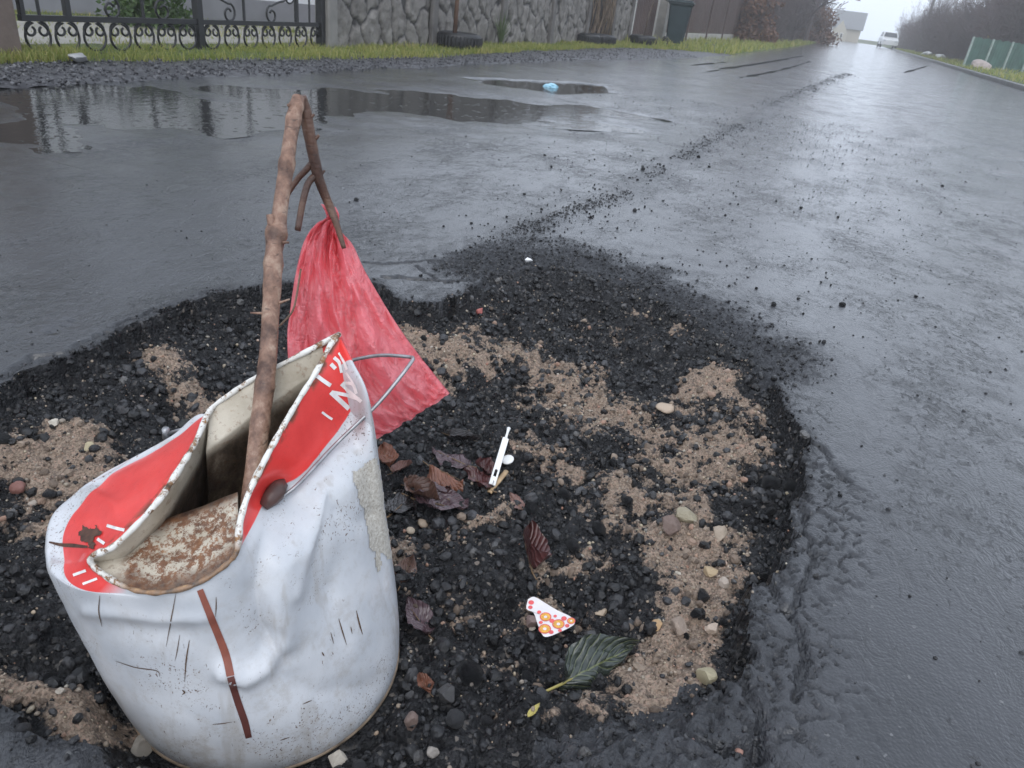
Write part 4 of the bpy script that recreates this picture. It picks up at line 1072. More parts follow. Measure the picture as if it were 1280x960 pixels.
def grass(name, n, xf, yf, zf, hmin, hmax, mat, wd=.004):
    y = yf(RNG.random(n)); x = xf(RNG.random(n), y)
    cl = fbm(x*3, y*3, 81, 3); k = cl > RNG.uniform(-.75, .35, n); x, y, cl = x[k], y[k], cl[k]; n = len(x)
    z = zf(x, y); h = RNG.uniform(hmin, hmax, n)*(1+.5*cl)
    a = RNG.uniform(0, 6.28, n); b_ = RNG.uniform(0, 6.28, n); ln = RNG.uniform(.1, .9, n)*h; w_ = wd*(1+y*.10)
    p = np.stack([x, y, z-.01], 1); d = np.stack([np.cos(a), np.sin(a), 0*a], 1)*w_[:, None]
    l1 = np.stack([np.cos(b_)*ln*.3, np.sin(b_)*ln*.3, h*.6], 1); l2 = np.stack([np.cos(b_)*ln, np.sin(b_)*ln, h], 1)
    V_ = np.stack([p-d, p+d, p+l1+d*.7, p+l1-d*.7, p+l2], 1).reshape(-1, 3); o_ = (np.arange(n)*5)[:, None]
    F_ = [tuple(f) for f in np.concatenate([o_+np.array([[0, 1, 2]]), o_+np.array([[0, 2, 3]]), o_+np.array([[3, 2, 4]])])]
    F_ = np.array(F_)
    return tag(mesh_np(name, V_, F_, mat, smooth=False, attrs={'tint': np.repeat(np.clip(RNG.random(n)*.8+cl*.4, 0, 1), 5)}), kind='stuff')
b = NB('grass_blade'); M_GRASS = b.pbr(b.ramp(b.attr('tint'), [(0, (.12, .165, .04)), (.35, (.22, .25, .065)), (.65, (.38, .35, .12)), (1, (.50, .39, .19))]), .5, trans=(.35, (.30, .36, .07)))
grass('grass', 30000, lambda u, y: FX-.12+(grav_out(y)+.05-FX+.12)*u**.9, lambda u: 2.5+15.5*u**1.6, verge_z, .022, .075, M_GRASS, .0022)
grass('grass', 9000, lambda u, y: -8.2+(FX+8.2)*u, lambda u: 2.2+7*u, verge_z, .025, .07, M_GRASS, .003)
grass('grass', 9000, lambda u, y: np.minimum(road_left(y), grav_out(y))-3*u**1.3, lambda u: 17+60*u**1.5, verge_z, .06, .18, M_GRASS, .004)
grass('grass', 10000, lambda u, y: 4.43+6*u**1.4, lambda u: 14+80*u**1.4, lambda x, y: .12+.05*np.clip((x-4.4)/3, 0, 1), .05, .16, M_GRASS, .004)
x = RNG.random(5200); y = 2.4+14*RNG.random(5200)**1.7
gx_ = road_left(y)+(grav_out(y)-.1-road_left(y))*x+RNG.normal(0, .03, 5200)
R_ = np.clip(.006/(RNG.random(5200)+.25)**.7, .006, .016)
b = NB('gravel_stone'); M_GST = b.pbr(b.ramp(b.attr('tint'), [(0, (.022, .022, .025)), (.6, (.06, .06, .066)), (1, (.13, .13, .135))]), .4)
stone_cloud('gravel', np.stack([gx_, y, gz_(gx_, y, x)+R_*.3], 1), R_, M_GST, ICO1, .2)

# ------------------------------------------------------------------ the gate, wall and fence on the left
M_IRON = simple('black_iron', (.012, .012, .013), .38, .2, 30, .2, 80, .002)
M_CONC = simple('grey_concrete', (.21, .20, .185), .8, .25, 5, .35, 60, .008)
M_BRNC = simple('brown_concrete', (.15, .115, .095), .8, .25, 5, .35, 60, .008)
def pillar(name, x, y, sx, sy, h, mat, lab, cat='gate pillar'):
    t = thing(name, lab, cat, (x, y, 0))
    m1 = MB(); m1.box(-sx, sx, -sy, sy, -.1, h, .012); m1.build('shaft', mat, t)
    m1 = MB(); m1.box(-sx-.03, sx+.03, -sy-.03, sy+.03, h, h+.05, .012); m1.build('capstone', mat, t); return t
def gyp(px_, py_=45):
    r_ = ray(px_, py_); return r_[1]/r_[0]*FX
GY0 = gyp(28, 42)
pillar('gate_pillar', FX-.02, GY0-.25, .14, .15, 1.35, M_BRNC, 'brown concrete gate pillar at the far left edge')
gate = thing('iron_gate', 'black wrought iron gate with a row of scroll rings along its foot', 'gate', (FX, GY0, 0))
def ring_pts(yc, zc, r):
    pts = []
    for sgn in (1,):
        pass
    a = np.linspace(math.radians(60), math.radians(480), 1)
    def half(s):
        out = []
        for k in range(10):                                   # outer arc from the bottom round to the top
            t = k/9; an_ = -math.pi/2+s*t*math.radians(168); out.append((yc+r*math.cos(an_), zc+r*math.sin(an_)))
        cx__, cz__ = yc+s*r*.46, zc+r*.48; rr = r*.52
        for k in range(12):                                   # volute turning inward
            t = k/11; an_ = math.radians(90)-s*math.radians(330)*t
            if s < 0: an_ = math.radians(90)+math.radians(330)*t
            q = rr*(1-.55*t); out.append((cx__*(1)+q*math.cos(an_)*(1), cz__+q*math.sin(an_)))
        return out
    return half(1), half(-1)
RZ0, RZ1 = .045, .225
GW = gyp(404, 50)-GY0; GM = gyp(250, 50)-GY0
pz = .5*(RZ0+RZ1); pr_ = .5*(RZ1-RZ0)-.006
m1 = MB(); m1.box(-.018, .018, 0, GW, RZ1, RZ1+.035); m1.build('rail', M_IRON, gate)
m1 = MB(); m1.box(-.012, .012, 0, GW, .02, RZ0-.004); m1.build('rail', M_IRON, gate)
m1 = MB(); m1.box(-.018, .018, 0, GW, 1.15, 1.185); m1.build('rail', M_IRON, gate)
for yy in list(np.linspace(.10, GM-.12, 7))+list(np.linspace(GM+.13, GW-.11, 7)):
    m1 = MB()
    for hf in ring_pts(yy, pz, pr_): m1.tube([(0, a, c) for a, c in hf], .0085, 5)
    m1.build('scroll_ring', M_IRON, gate, True)
UPR = [gyp(p, 35)-GY0 for p in (52, 87, 181, 306, 371, 387)]
for yb, wd in [(.02, .020), (UPR[0], .011), (UPR[1], .024), (UPR[2], .012), (GM, .036), (UPR[3], .012), (UPR[4], .020), (UPR[5], .010), (GW-.03, .045)]:
    m1 = MB(); m1.box(-wd*.8, wd*.8, yb-wd*.8, yb+wd*.8, .0 if wd > .03 else RZ1+.02, 1.2, .003); m1.build('upright', M_IRON, gate)
def s_scroll(y0, s, z0=.24):
    A = [(y0+s*.03, z0+.42), (y0+s*.05, z0+.30), (y0+s*.12, z0+.20), (y0+s*.24, z0+.17), (y0+s*.33, z0+.14)]
    P = list(catmull([(0, a, c) for a, c in A], 5))
    for k in range(16):
        t = k/15; an_ = math.radians(70-400*t); q = .075*(1-.65*t); P.append(np.array([0, y0+s*(.335+q*math.cos(an_)), z0+.07+q*math.sin(an_)]))
    return P
def volute(y0, s, z0):
    return [np.array([0, y0+s*(.095+.075*(1-.7*k/18)*math.cos(math.radians(180+430*k/18))), z0+.075*(1-.7*k/18)*math.sin(math.radians(180+430*k/18))]) for k in range(19)]
for y0, s in [(UPR[1], 1), (GM, -1), (GM, 1), (UPR[4], -1)]:
    m1 = MB(); m1.tube(s_scroll(y0, s), .009, 6); m1.build('scroll', M_IRON, gate, True)
    m1 = MB(); m1.tube(volute(y0, s, .47), .008, 6); m1.build('scroll', M_IRON, gate, True)
    m1 = MB(); m1.tube([p*np.array([1, 1, -1])+np.array([0, 0, 1.38]) for p in s_scroll(y0, s)], .009, 6); m1.build('scroll', M_IRON, gate, True)
for yb in (UPR[2], UPR[3]):
    m1 = MB(); m1.lathe([(0, -.03), (.022, -.02), (.03, 0), (.022, .02), (0, .03)], (0, yb, .47), 10); m1.build('knob', M_IRON, gate, True)

M_WALLST = None
def mat_stonewall():
    b = NB('stone_patterned_concrete'); hgt = b.attr('groove')
    c = b.ramp(b.noise(6, 6, .65), [(.3, (.10, .09, .08)), (.55, (.20, .185, .168)), (.75, (.29, .27, .245))])
    c = b.mix(b.math('MULTIPLY', hgt, .95), c, (.03, .028, .027))
    return b.pbr(c, b.ramp(b.noise(3, 3), [(.3, .5), (.7, .85)]), b.bump(b.noise(30, 6, .7), .7, .02))
M_WALLST = mat_stonewall()
wall = thing('stone_pattern_wall', 'grey concrete fence wall cast with a rough stone pattern beside the iron gate', 'wall', (FX, 6.42, 0))
yps = [0, 2.03, 4.06, 6.09, 8.0, 9.75, 11.1]
for k in range(6):
    y0, y1 = yps[k]+.07, yps[k+1]-.07
    if k == 4: continue
    na, nz_ = 110, 72
    yy, zz = np.meshgrid(np.linspace(y0, y1, na), np.linspace(-.05, 1.30, nz_))
    f1, f2, cid = worley((yy+fbm(yy*5, zz*5, 62, 3)*.10)*3.7, (zz+fbm(yy*5, zz*5, 63, 3)*.10)*2.5, 64)
    eg = f2-f1; gr = 1-ss(.02, .11, eg)
    xx = .022*ss(.02, .14, eg)+.014*cid*ss(.05, .2, eg)+fbm(yy*16, zz*16, 65, 4)*.016
    bx_ = np.full_like(xx, -.06)
    V_ = np.concatenate([np.stack([xx, yy, zz], -1).reshape(-1, 3), np.array([(-.06, y0, -.05), (-.06, y1, -.05), (-.06, y1, 1.30), (-.06, y0, 1.30)])])
    n_ = na*nz_; F_ = [tuple(f) for f in grid_faces(nz_, na)]+[(n_, n_+3, n_+2, n_+1), (n_+3, n_-na, n_-1, n_+2), (n_, 0, n_-na, n_+3), (n_+1, n_+2, n_-1, na-1)]
    mesh_np('wall_panel', V_, F_, M_WALLST, wall, True, attrs={'groove': np.r_[gr.ravel(), np.zeros(4)]})
for k, yp in enumerate(yps):
    wd = .062 if k else .075
    m1 = MB(); m1.box(-.09, .075, yp-wd, yp+wd, -.1, 1.37, .012); m1.build('wall_post', M_CONC if k == 0 else simple('post_concrete', (.12, .112, .105), .8, .3, 5, .3, 60, .008) if k == 1 else bpy.data.materials['post_concrete'], wall)
def tube_obj(name, pts, r, mat, lab, cat, sides=8, group=None):
    o0 = np.array(pts[0]); m1 = MB(); m1.tube(np.array(pts)-o0, r, sides); o = m1.build(name, mat, None, True); o.location = [float(v) for v in o0]; return tag(o, lab, cat, group)

# old tyres with saplings in them
M_RUB = simple('black_rubber', (.016, .016, .017), .5, .3, 12, .5, 40, .01)
M_TWIG = simple('grey_brown_bark', (.10, .075, .058), .8, .3, 6, .4, 40, .01)
def tyre(x, y, R, lab, rz=0):
    t = thing('old_tyre', lab, 'tyre', (x, y, .04), rz, 'old tyres along the wall')
    prof = [(R*.62, .01), (R*.80, 0), (R*.95, .015), (R, .05), (R, .13), (R*.95, .165), (R*.80, .18), (R*.62, .165), (R*.60, .15), (R*.74, .14), (R*.76, .03), (R*.62, .01)]
    m1 = MB(); m1.lathe(prof, (0, 0, 0), 36); m1.build('sidewall', M_RUB, t, True)
    m1 = MB()
    for k in range(36):
        a = k*math.pi/18; c_, s_ = math.cos(a), math.sin(a)
        m1.tube([(c_*(R+.002), s_*(R+.002), .035), (c_*(R+.006), s_*(R+.006), .09), (c_*(R+.002), s_*(R+.002), .145)], .012, 4)
    m1.build('tread', M_RUB, t)
    m1 = MB(); m1.lathe([(0, .10), (R*.3, .105), (R*.7, .09)], (0, 0, 0), 16); m1.build('soil_fill', bpy.data.materials['soil_grass'], t)
tyre(-4.38, 8.72, .27, 'old black tyre with a thick stake at the foot of the stone wall')
tyre(-4.40, 14.75, .28, 'old black tyre under the tangle of dry stems')
tyre(-4.42, 14.05, .20, 'small old tyre half hidden left of the tyre under the dry stems')
tyre(-4.25, 17.5, .30, 'old black tyre with a thin sapling in front of the brown metal gate')
tube_obj('wooden_stake', [(-4.42, 8.66, .1), (-4.42, 8.67, .7), (-4.40, 8.68, 1.7)], [.028, .026, .022], simple('stake_wood', (.13, .075, .05), .7, .3), 'brown wooden stake rising from the tyre nearest the gate', 'stake')
tube_obj('thin_sapling', [(-4.25, 17.5, .1), (-4.22, 17.5, .6), (-4.12, 17.55, 1.2), (-4.05, 17.5, 2.1)], [.02, .018, .014, .008], M_TWIG, 'thin bare sapling growing from the tyre by the brown metal gate', 'sapling')

# the brown sheet metal gate and fence
def mat_brown():
    b = NB('brown_sheet_metal')
    return b.pbr(b.ramp(b.noise(1.5, 4), [(.3, (.058, .036, .032)), (.7, (.085, .054, .047))]), .42, b.bump(b.noise(20, 3), .1, .01))
M_BRN = mat_brown(); M_PALE = simple('pale_post_paint', (.46, .45, .43), .6, .15)
def sheet_panel(y0, y1, z0, z1, parent, name='sheet_panel', pitch=.16):
    n = int((y1-y0)/pitch*8); yy = np.linspace(y0, y1, n)
    xx = .016*np.clip(np.sin(yy/pitch*2*math.pi)*2.2, -1, 1)
    V_ = [(x_, y_, z_) for z_ in (z0, z1) for x_, y_ in zip(xx, yy)]+[(x_-.004, y_, z_) for z_ in (z0, z1) for x_, y_ in zip(xx, yy)]
    F_ = [(k, k+1, n+k+1, n+k) for k in range(n-1)]+[(2*n+k+1, 2*n+k, 3*n+k, 3*n+k+1) for k in range(n-1)]+[(n+k, n+k+1, 3*n+k+1, 3*n+k) for k in range(n-1)]
    return mesh_np(name, V_, F_, M_BRN, parent, False)
bg_ = thing('metal_gate', 'plain brown corrugated metal gate between pale posts past the stone wall', 'gate', (FX, 17.8, 0))
sheet_panel(.08, 2.2, .12, 1.6, bg_)
for yp in (.04, 2.26): m1 = MB(); m1.box(-.03, .03, yp-.03, yp+.03, -.05, 1.65, .004); m1.build('gate_post', M_PALE, bg_)
pillar('gate_pillar', FX+.05, 20.35, .17, .16, 1.75, M_CONC, 'mossy grey concrete pillar behind the wheelie bin', 'pillar')
fe = thing('metal_fence', 'long brown corrugated metal fence on a low pale concrete base', 'fence', (FX, 20.8, 0))
for y0, y1 in [(0, 3.4), (3.5, 7.0), (7.1, 10.6), (10.7, 14.4)]:
    sheet_panel(y0+.03, y1, .26, 1.80-y0*.012, fe, pitch=.2)
    m1 = MB(); m1.box(.02, .07, y0-.035, y0+.025, -.05, 1.86-y0*.012, .004); m1.build('fence_post', M_PALE if y0 == 0 else M_BRN, fe)
m1 = MB(); m1.box(-.06, .018, 0, 14.4, -.1, .24, .01); m1.build('fence_base', simple('pale_concrete', (.36, .34, .31), .85, .2, 4), fe)

# wheelie bin
M_BIN = simple('dark_teal_plastic', (.018, .034, .040), .42, .2, 6, .15, 60, .004)
bn = thing('wheelie_bin', 'dark teal wheelie bin standing in front of the brown metal fence', 'wheelie bin', (-3.98, 19.6, .03), math.radians(8))
Vb = []
for z_, hx, hy, b_ in [(.06, .19, .20, .03), (.10, .20, .21, .03), (.86, .255, .275, .03), (.90, .285, .30, .03), (.935, .285, .30, .03)]:
    for sx, sy in [(-1, -1), (1, -1), (1, 1), (-1, 1)]:
        o1, o2 = ((b_, 0), (0, b_)) if sx*sy > 0 else ((0, b_), (b_, 0))
        for oo in (o1, o2): Vb.append((sx*(hx-oo[0]), sy*(hy-oo[1]), z_))
Fb = [(r*8+k, r*8+(k+1) % 8, r*8+8+(k+1) % 8, r*8+8+k) for r in range(4) for k in range(8)]+[tuple(range(7, -1, -1)), tuple(range(32, 40))]
mesh_np('bin_body', Vb, Fb, M_BIN, bn, False)
m1 = MB(); m1.box(-.31, .31, -.32, .32, .937, .965, .012); m1.box(-.27, .27, -.27, .27, .9655, 1.0, .016); lid = m1.build('lid', simple('bin_lid', (.035, .055, .060), .38, .15), bn)
m1 = MB(); m1.tube([(-.30, -.22, .93), (-.37, -.22, .95), (-.37, .22, .95), (-.30, .22, .93)], .014, 8); m1.build('handle', M_BIN, bn, True)
for s in (-1, 1):
    m1 = MB(); V0 = m1.lathe([(0, -.02), (.06, -.022), (.09, -.02), (.095, 0), (.09, .02), (.06, .022), (0, .02)], (0, 0, 0), 18); m1.v[-1] = np.stack([m1.v[-1][:, 0]-.20, m1.v[-1][:, 2]+s*.235, m1.v[-1][:, 1]+.095], 1); m1.build('wheel', M_RUB, bn, True)

# the house and yard behind the gate
hd = np.array([1.02, 3.1, 0]); hd /= np.linalg.norm(hd); ha = math.atan2(hd[1], hd[0])
hs_ = thing('white_house', 'white rendered house with a grey plinth behind the iron gate', 'house', (-7.42, 5.3, 0), ha)
m1 = MB(); m1.box(-5, 3.9, .02, 5, .30, 3.0); hw = m1.build('wall', simple('white_render', (.70, .71, .72), .85, .05, 3, .2, 60, .004), hs_)
m1 = MB(); m1.box(-5.02, 3.92, -.02, 5, -.2, .30); m1.build('plinth', simple('grey_plinth', (.24, .24, .26), .8, .12, 4, .2, 60, .004), hs_)
m1 = MB(); m1.add([(-5.4, -.4, 2.95), (4.3, -.4, 2.95), (4.3, 5.4, 2.95), (-5.4, 5.4, 2.95), (-5.4, 2.5, 4.9), (4.3, 2.5, 4.9)], [(3, 2, 1, 0), (0, 1, 5, 4), (2, 3, 4, 5), (0, 4, 3), (1, 2, 5)]); m1.build('roof', simple('dark_roof', (.07, .06, .058), .7), hs_)
for x0 in (-2.2, .8):
    m1 = MB(); m1.box(x0, x0+1.2, -.01, .05, 1.25, 2.35, .01); wf = m1.build('window', simple('white_frame', (.75, .75, .75), .5), hs_)
    m1 = MB(); m1.box(x0+.08, x0+1.12, -.02, .0, 1.33, 2.27); m1.build('pane', simple('dark_glass', (.03, .035, .04), .08), wf)
m1 = MB(); m1.box(-6.35, -5.0, 2.0, 9.0, -.1, .052, .01); tag(m1.build('paved_path', simple('pale_paving', (.28, .265, .235), .7, .2, 3, .3, 30, .01)), kind='structure')

def leaf_blob(name, pts, sz, mat, parent=None):
    n = len(pts); a = rand_rot(n); q = np.array([(-1, 0, 0), (0, -.5, .12), (1, 0, 0), (0, .5, .12)])
    s = np.asarray(sz)*RNG.uniform(.6, 1.3, n)
    V_ = (np.einsum('nij,kj->nki', a, q)*s[:, None, None]+np.asarray(pts)[:, None]).reshape(-1, 3)
    F_ = (np.array([[0, 1, 2, 3]])[None]+(np.arange(n)*4)[:, None, None]).reshape(-1, 4)
    return mesh_np(name, V_, F_, mat, parent, False, attrs={'tint': np.repeat(RNG.random(n), 4)})
def mat_leaves(name, stops, tr):
    b = NB(name); return b.pbr(b.ramp(b.attr('tint'), stops), .5, trans=(.3, tr))
M_LEAFG = mat_leaves('green_foliage', [(0, (.03, .06, .02)), (.6, (.06, .11, .03)), (1, (.11, .16, .06))], (.08, .14, .03))
M_LEAFC = mat_leaves('conifer_foliage', [(0, (.018, .04, .014)), (.7, (.035, .065, .022)), (1, (.06, .09, .03))], (.03, .06, .02))
M_LEAFR = mat_leaves('rusty_foliage', [(0, (.10, .05, .035)), (.6, (.17, .085, .055)), (1, (.24, .14, .08))], (.2, .1, .05))
M_LEAFY = mat_leaves('yellow_foliage', [(0, (.16, .12, .06)), (.6, (.24, .18, .08)), (1, (.30, .24, .11))], (.25, .2, .08))
def bush(name, x, y, z, r, h, n, sz, mat, lab, cat='bush', stems=9):
    t = thing(name, lab, cat, (x, y, z))
    d = RNG.normal(size=(n, 3)); d /= np.linalg.norm(d, axis=1)[:, None]; d[:, 2] = np.abs(d[:, 2])
    rr = RNG.random(n)**.4; lump = 1+.28*np.sin(d[:, 0]*7+x)*np.sin(d[:, 1]*8+2)+.18*np.sin(d[:, 2]*11)
    P = d*rr[:, None]*lump[:, None]*np.array([r, r, h])
    leaf_blob('foliage', P, sz, mat, t)
    m1 = MB()
    for k in range(stems):
        a = RNG.uniform(0, 6.28); q = RNG.uniform(.2, .7); m1.tube([(0.03*math.cos(a), .03*math.sin(a), 0), (q*.5*r*math.cos(a), q*.5*r*math.sin(a), h*.4), (q*r*math.cos(a), q*r*math.sin(a), h*.85)], [.012*h+.004, .008*h, .003*h], 5, cap=False)
    m1.build('stem', M_TWIG, t); return t
bush('garden_bush', -6.15, 5.75, .04, .38, .62, 2600, .030, M_LEAFG, 'leafy green bush in front of the white house behind the gate')
# weeds at the wall foot
weed = MB()
for k in range(46):
    a = RNG.uniform(0, 6.28); h = RNG.uniform(.15, .48); s = RNG.uniform(.03, .16)
    weed.tube([(0, 0, 0), (s*.4*math.cos(a), s*.4*math.sin(a), h*.6), (s*math.cos(a), s*math.sin(a), h)], [.004, .004, .0012], 4, cap=False)
o = weed.build('tall_weed', simple('weed_green', (.075, .11, .04), .7)); o.location = (FX+.14, 10.25, .04); tag(o, 'tall green weed clump at the foot of a stone wall post', 'weed')
dry = MB()
for k in range(40):
    a = RNG.uniform(8.15, 9.6); dry.tube(catmull([(RNG.uniform(-.05, .1), a, 0), (RNG.uniform(-.1, .15), a+RNG.normal()*.12, .6), (RNG.uniform(-.1, .15), a+RNG.normal()*.25, 1.3), (RNG.uniform(-.1, .2), a+RNG.normal()*.3, 1.5)], 4), [.010, .010, .010, .010, .009, .009, .009, .008, .008, .007, .007, .006, .005][:13], 4, cap=False)
o = dry.build('climbing_plant', simple('dry_vine', (.16, .12, .085), .8, .4)); o.location = (FX+.0, 6.42, .04); tag(o, 'tangle of dry climbing stems in the dark gap of the stone wall', 'climber')
m1 = MB(); m1.box(-.06, -.02, 8.0+6.42+.065, 9.75+6.42-.065, -.05, 1.35); o = m1.build('wooden_door', simple('dark_boards', (.028, .022, .02), .8)); o.location = (FX, 0, 0); tag(o, 'dark wooden door behind the tangle of dry stems', 'door')
V_, F_ = stone_proto(5, 'rock'); o = mesh_np('flat_stone', V_*np.array([.07, .09, .035]), F_, simple('grey_stone', (.28, .28, .28), .6), None, False); p = G(98, 73, .05); o.location = [float(v) for v in p]; tag(o, 'flat grey stone lying in the grass before the iron gate', 'stone')
V_, F_ = ICO3; V_ = V_*(1+.30*np.array([fbm(np.array([v[0]*2.5]), np.array([v[1]*2.5+v[2]*3]), 33, 3)[0] for v in V_]))[:, None]
o = mesh_np('blue_plastic_bag', V_*np.array([.070, .055, .042]), F_, NB('pale_blue_plastic').pbr((.30, .55, .68), .3), None, False); p = G(688, 110, -.02); o.location = [float(v) for v in p]; tag(o, 'crumpled pale blue plastic bag in the far flooded pothole', 'plastic bag')

# tar seams across the far road
M_TAR = simple('tar', (.012, .012, .013), .85, .2, spec=.12)
for k, (pts, wd) in enumerate([([(925, 97), (960, 91), (990, 84), (1012, 77)], .026), ([(900, 86), (950, 79), (1003, 70)], .026), ([(862, 82), (885, 80), (906, 78)], .026), ([(870, 92), (930, 83), (985, 74)], .016), ([(1130, 91), (1148, 86), (1161, 82)], .04)]):
    P2 = np.array([G(*p) for p in pts]); P2 = catmull(P2, 10); T = np.gradient(P2, axis=0); T /= np.linalg.norm(T, axis=1)[:, None]
    Nn = np.stack([-T[:, 1], T[:, 0], 0*T[:, 0]], 1)*(wd*np.clip(.9+1.6*fbm(np.arange(len(P2))*.6, np.zeros(len(P2))+k, 3, 3), .12, 2))[:, None]
    V_ = np.stack([P2-Nn, P2+Nn], 1).reshape(-1, 3); V_[:, 2] = height(V_[:, 0], V_[:, 1])[0]+.006
    tag(mesh_np('tar_seam', V_, [(2*i, 2*i+1, 2*i+3, 2*i+2) for i in range(len(P2)-1)], M_TAR), kind='structure')

# ------------------------------------------------------------------ bare shrubs and trees down the street
def grow_segs(seed, h, spread, stems, lv, kids, gravity=.0, start=0.15, wig=.22):
    r = np.random.default_rng(seed); segs = []
    def br(p, d, L, rad, l):
        n = max(3, int(5-l)); q = p.copy(); dd = d.copy()
        for i in range(n):
            dd = dd+r.normal(size=3)*wig; dd[2] += gravity; dd /= np.linalg.norm(dd)
            e = q+dd*L/n; r1 = rad*(1-.55*(i+1)/n)
            segs.append((q, e, rad*(1-.55*i/n), r1, l))
            if l < lv:
                for _ in range(kids[l]):
                    if r.random() < .8 and (l > 0 or (i+1)/n > start):
                        sd_ = r.normal(size=3); sd_ -= dd*(sd_@dd); sd_ /= np.linalg.norm(sd_)
                        nd = dd*r.uniform(.5, .9)+sd_*r.uniform(.4, .8); nd[2] += .12; nd /= np.linalg.norm(nd)
                        br(q+(e-q)*r.random(), nd, L*r.uniform(.35, .6), r1*.55, l+1)
            q = e
    for s in range(stems):
        a = r.uniform(0, 6.28); d = np.array([math.cos(a)*spread*r.random(), math.sin(a)*spread*r.random(), 1]); d /= np.linalg.norm(d)
        br(np.array([math.cos(a)*.05*r.random()*min(stems, 8), math.sin(a)*.05*r.random()*min(stems, 8), -.1]), d, h*r.uniform(.55, 1), .011*h/math.sqrt(stems)*1.9, 0)
    return segs
def segs_mesh(name, segs, minr=.006):
    p = np.array([s[0] for s in segs]); q = np.array([s[1] for s in segs]); a = np.maximum([s[2] for s in segs], minr); b_ = np.maximum([s[3] for s in segs], minr)
    d = q-p; d /= np.linalg.norm(d, axis=1)[:, None]; hlp = np.where(np.abs(d[:, 2:3]) < .9, [[0, 0, 1.0]], [[1.0, 0, 0]])
    u = np.cross(d, hlp); u /= np.linalg.norm(u, axis=1)[:, None]; v = np.cross(d, u); R_ = []
    for k in range(3):
        t = k*2*math.pi/3; R_.append(p+(u*math.cos(t)+v*math.sin(t))*a[:, None])
    for k in range(3):
        t = k*2*math.pi/3; R_.append(q+(u*math.cos(t)+v*math.sin(t))*b_[:, None])
    V_ = np.stack(R_, 1).reshape(-1, 3); o_ = (np.arange(len(p))*6)[:, None]
    F_ = np.concatenate([o_+np.array([[k, (k+1) % 3, 3+(k+1) % 3, 3+k]]) for k in range(3)])
    o = mesh_np(name, V_, F_, None or M_BTW); me = o.data; bpy.data.objects.remove(o); return me
M_BTW = simple('bare_twigs', (.11, .085, .085), .85, .3, 1.0)
M_BIRCH = simple('birch_bark', (.5, .49, .46), .7, .4, 3)
SHR = [grow_segs(100+k, 1.0, .65, 22, 2, [3, 3], .02) for k in range(4)]
SHR = [([s for s in g if s[4] == 0], [s for s in g if s[4] > 0]) for g in SHR]
SHM = [(segs_mesh('stem', a, .004), segs_mesh('twigs', c, .0024)) for a, c in SHR]
TRE = [grow_segs(200+k, 1.0, .05, 1, 3, [3, 3, 2], .05, .38, .10) for k in range(3)]
TRM = [(segs_mesh('trunk', [s for s in g if s[4] == 0], .004), segs_mesh('crown', [s for s in g if s[4] > 0], .0030)) for g in TRE]
def plant(name, pair, x, y, h, lab, cat, group, names, wd=1.0, mat=None):
    t = thing(name, lab, cat, (x, y, .05), RNG.uniform(0, 6.28), group)
    for me, nm in zip(pair, names):
        o = bpy.data.objects.new(nm, me); C.objects.link(o); o.parent = t; o.scale = (h*wd, h*wd, h)
    return t
for k in range(30):
    y = 44+k*2.6+RNG.normal()*.8; x = 6.2+(k % 3)*1.2+RNG.uniform(0, .8)+(1.2 if y < 52 else 0)
    plant('bare_shrub', SHM[k % 4], x, y, (5.4-(y-44)*.022)*RNG.uniform(.8, 1.1), 'leafless grey brown shrub in the tall thicket along the right side of the street', 'shrub', 'bare shrubs right of the street', ('stem', 'twigs'), .55)
for k, (x, y, h) in enumerate([(10.5, 46, 5.0), (12, 47, 5.4), (9.2, 47, 5.2), (14, 48, 5), (15.5, 50, 5), (8.2, 45.5, 4.6), (11.3, 49, 5.5)]):
    plant('bare_shrub', SHM[k % 4], x, y, h, 'leafless shrub rising behind the green board fence', 'shrub', 'bare shrubs behind the green fence', ('stem', 'twigs'), .8)
for k in range(22):
    y = 36+k*2.1+RNG.normal()*.6; x = -4.3-(k % 3)*.9-RNG.uniform(0, .5)+max(0, y-40)*.025
    plant('bare_shrub', SHM[(k+1) % 4], x, y, (4.4-(y-36)*.02)*RNG.uniform(.8, 1.15), 'leafless grey brown shrub in the tall thicket left of the street', 'shrub', 'bare shrubs left of the street', ('stem', 'twigs'), .5)
for k, (x, y, h, lab) in enumerate([(-2.9, 60, 9.5, 'tallest bare tree with a spreading crown left of the road end'), (-3.6, 52, 9, 'bare tree with a straight trunk rising from the left thicket'),
                                    (-2.6, 72, 8, 'slender bare tree nearest the house at the road end'), (-5, 46, 9, 'bare tree behind the left thicket near the brown fence')]):
    plant('bare_tree', TRM[k % 3], x, y, h, lab, 'tree', None, ('trunk', 'crown'), 1.0)
bt = plant('birch_tree', TRM[1], -3.75, 37.2, 8.5, 'pale barked birch standing beside the end of the brown fence', 'tree', None, ('trunk', 'crown'))
btm = TRM[1][0].copy(); btm.materials.clear(); btm.materials.append(M_BIRCH); bt.children[0].data = btm
bush('rusty_shrub', -3.9, 35.4, .03, .9, 1.9, 2600, .10, M_LEAFR, 'rust brown leafy shrub at the end of the brown metal fence', 'shrub')
bush('rusty_shrub', -2.6, 62, .03, 1.5, 2.4, 2400, .14, M_LEAFR, 'reddish brown shrub beside the road below the bare trees', 'shrub')
bush('yellow_shrub', 6.2, 45.5, .15, .45, 1.3, 900, .08, M_LEAFY, 'faded yellow shrub at the left end of the green fence', 'shrub')
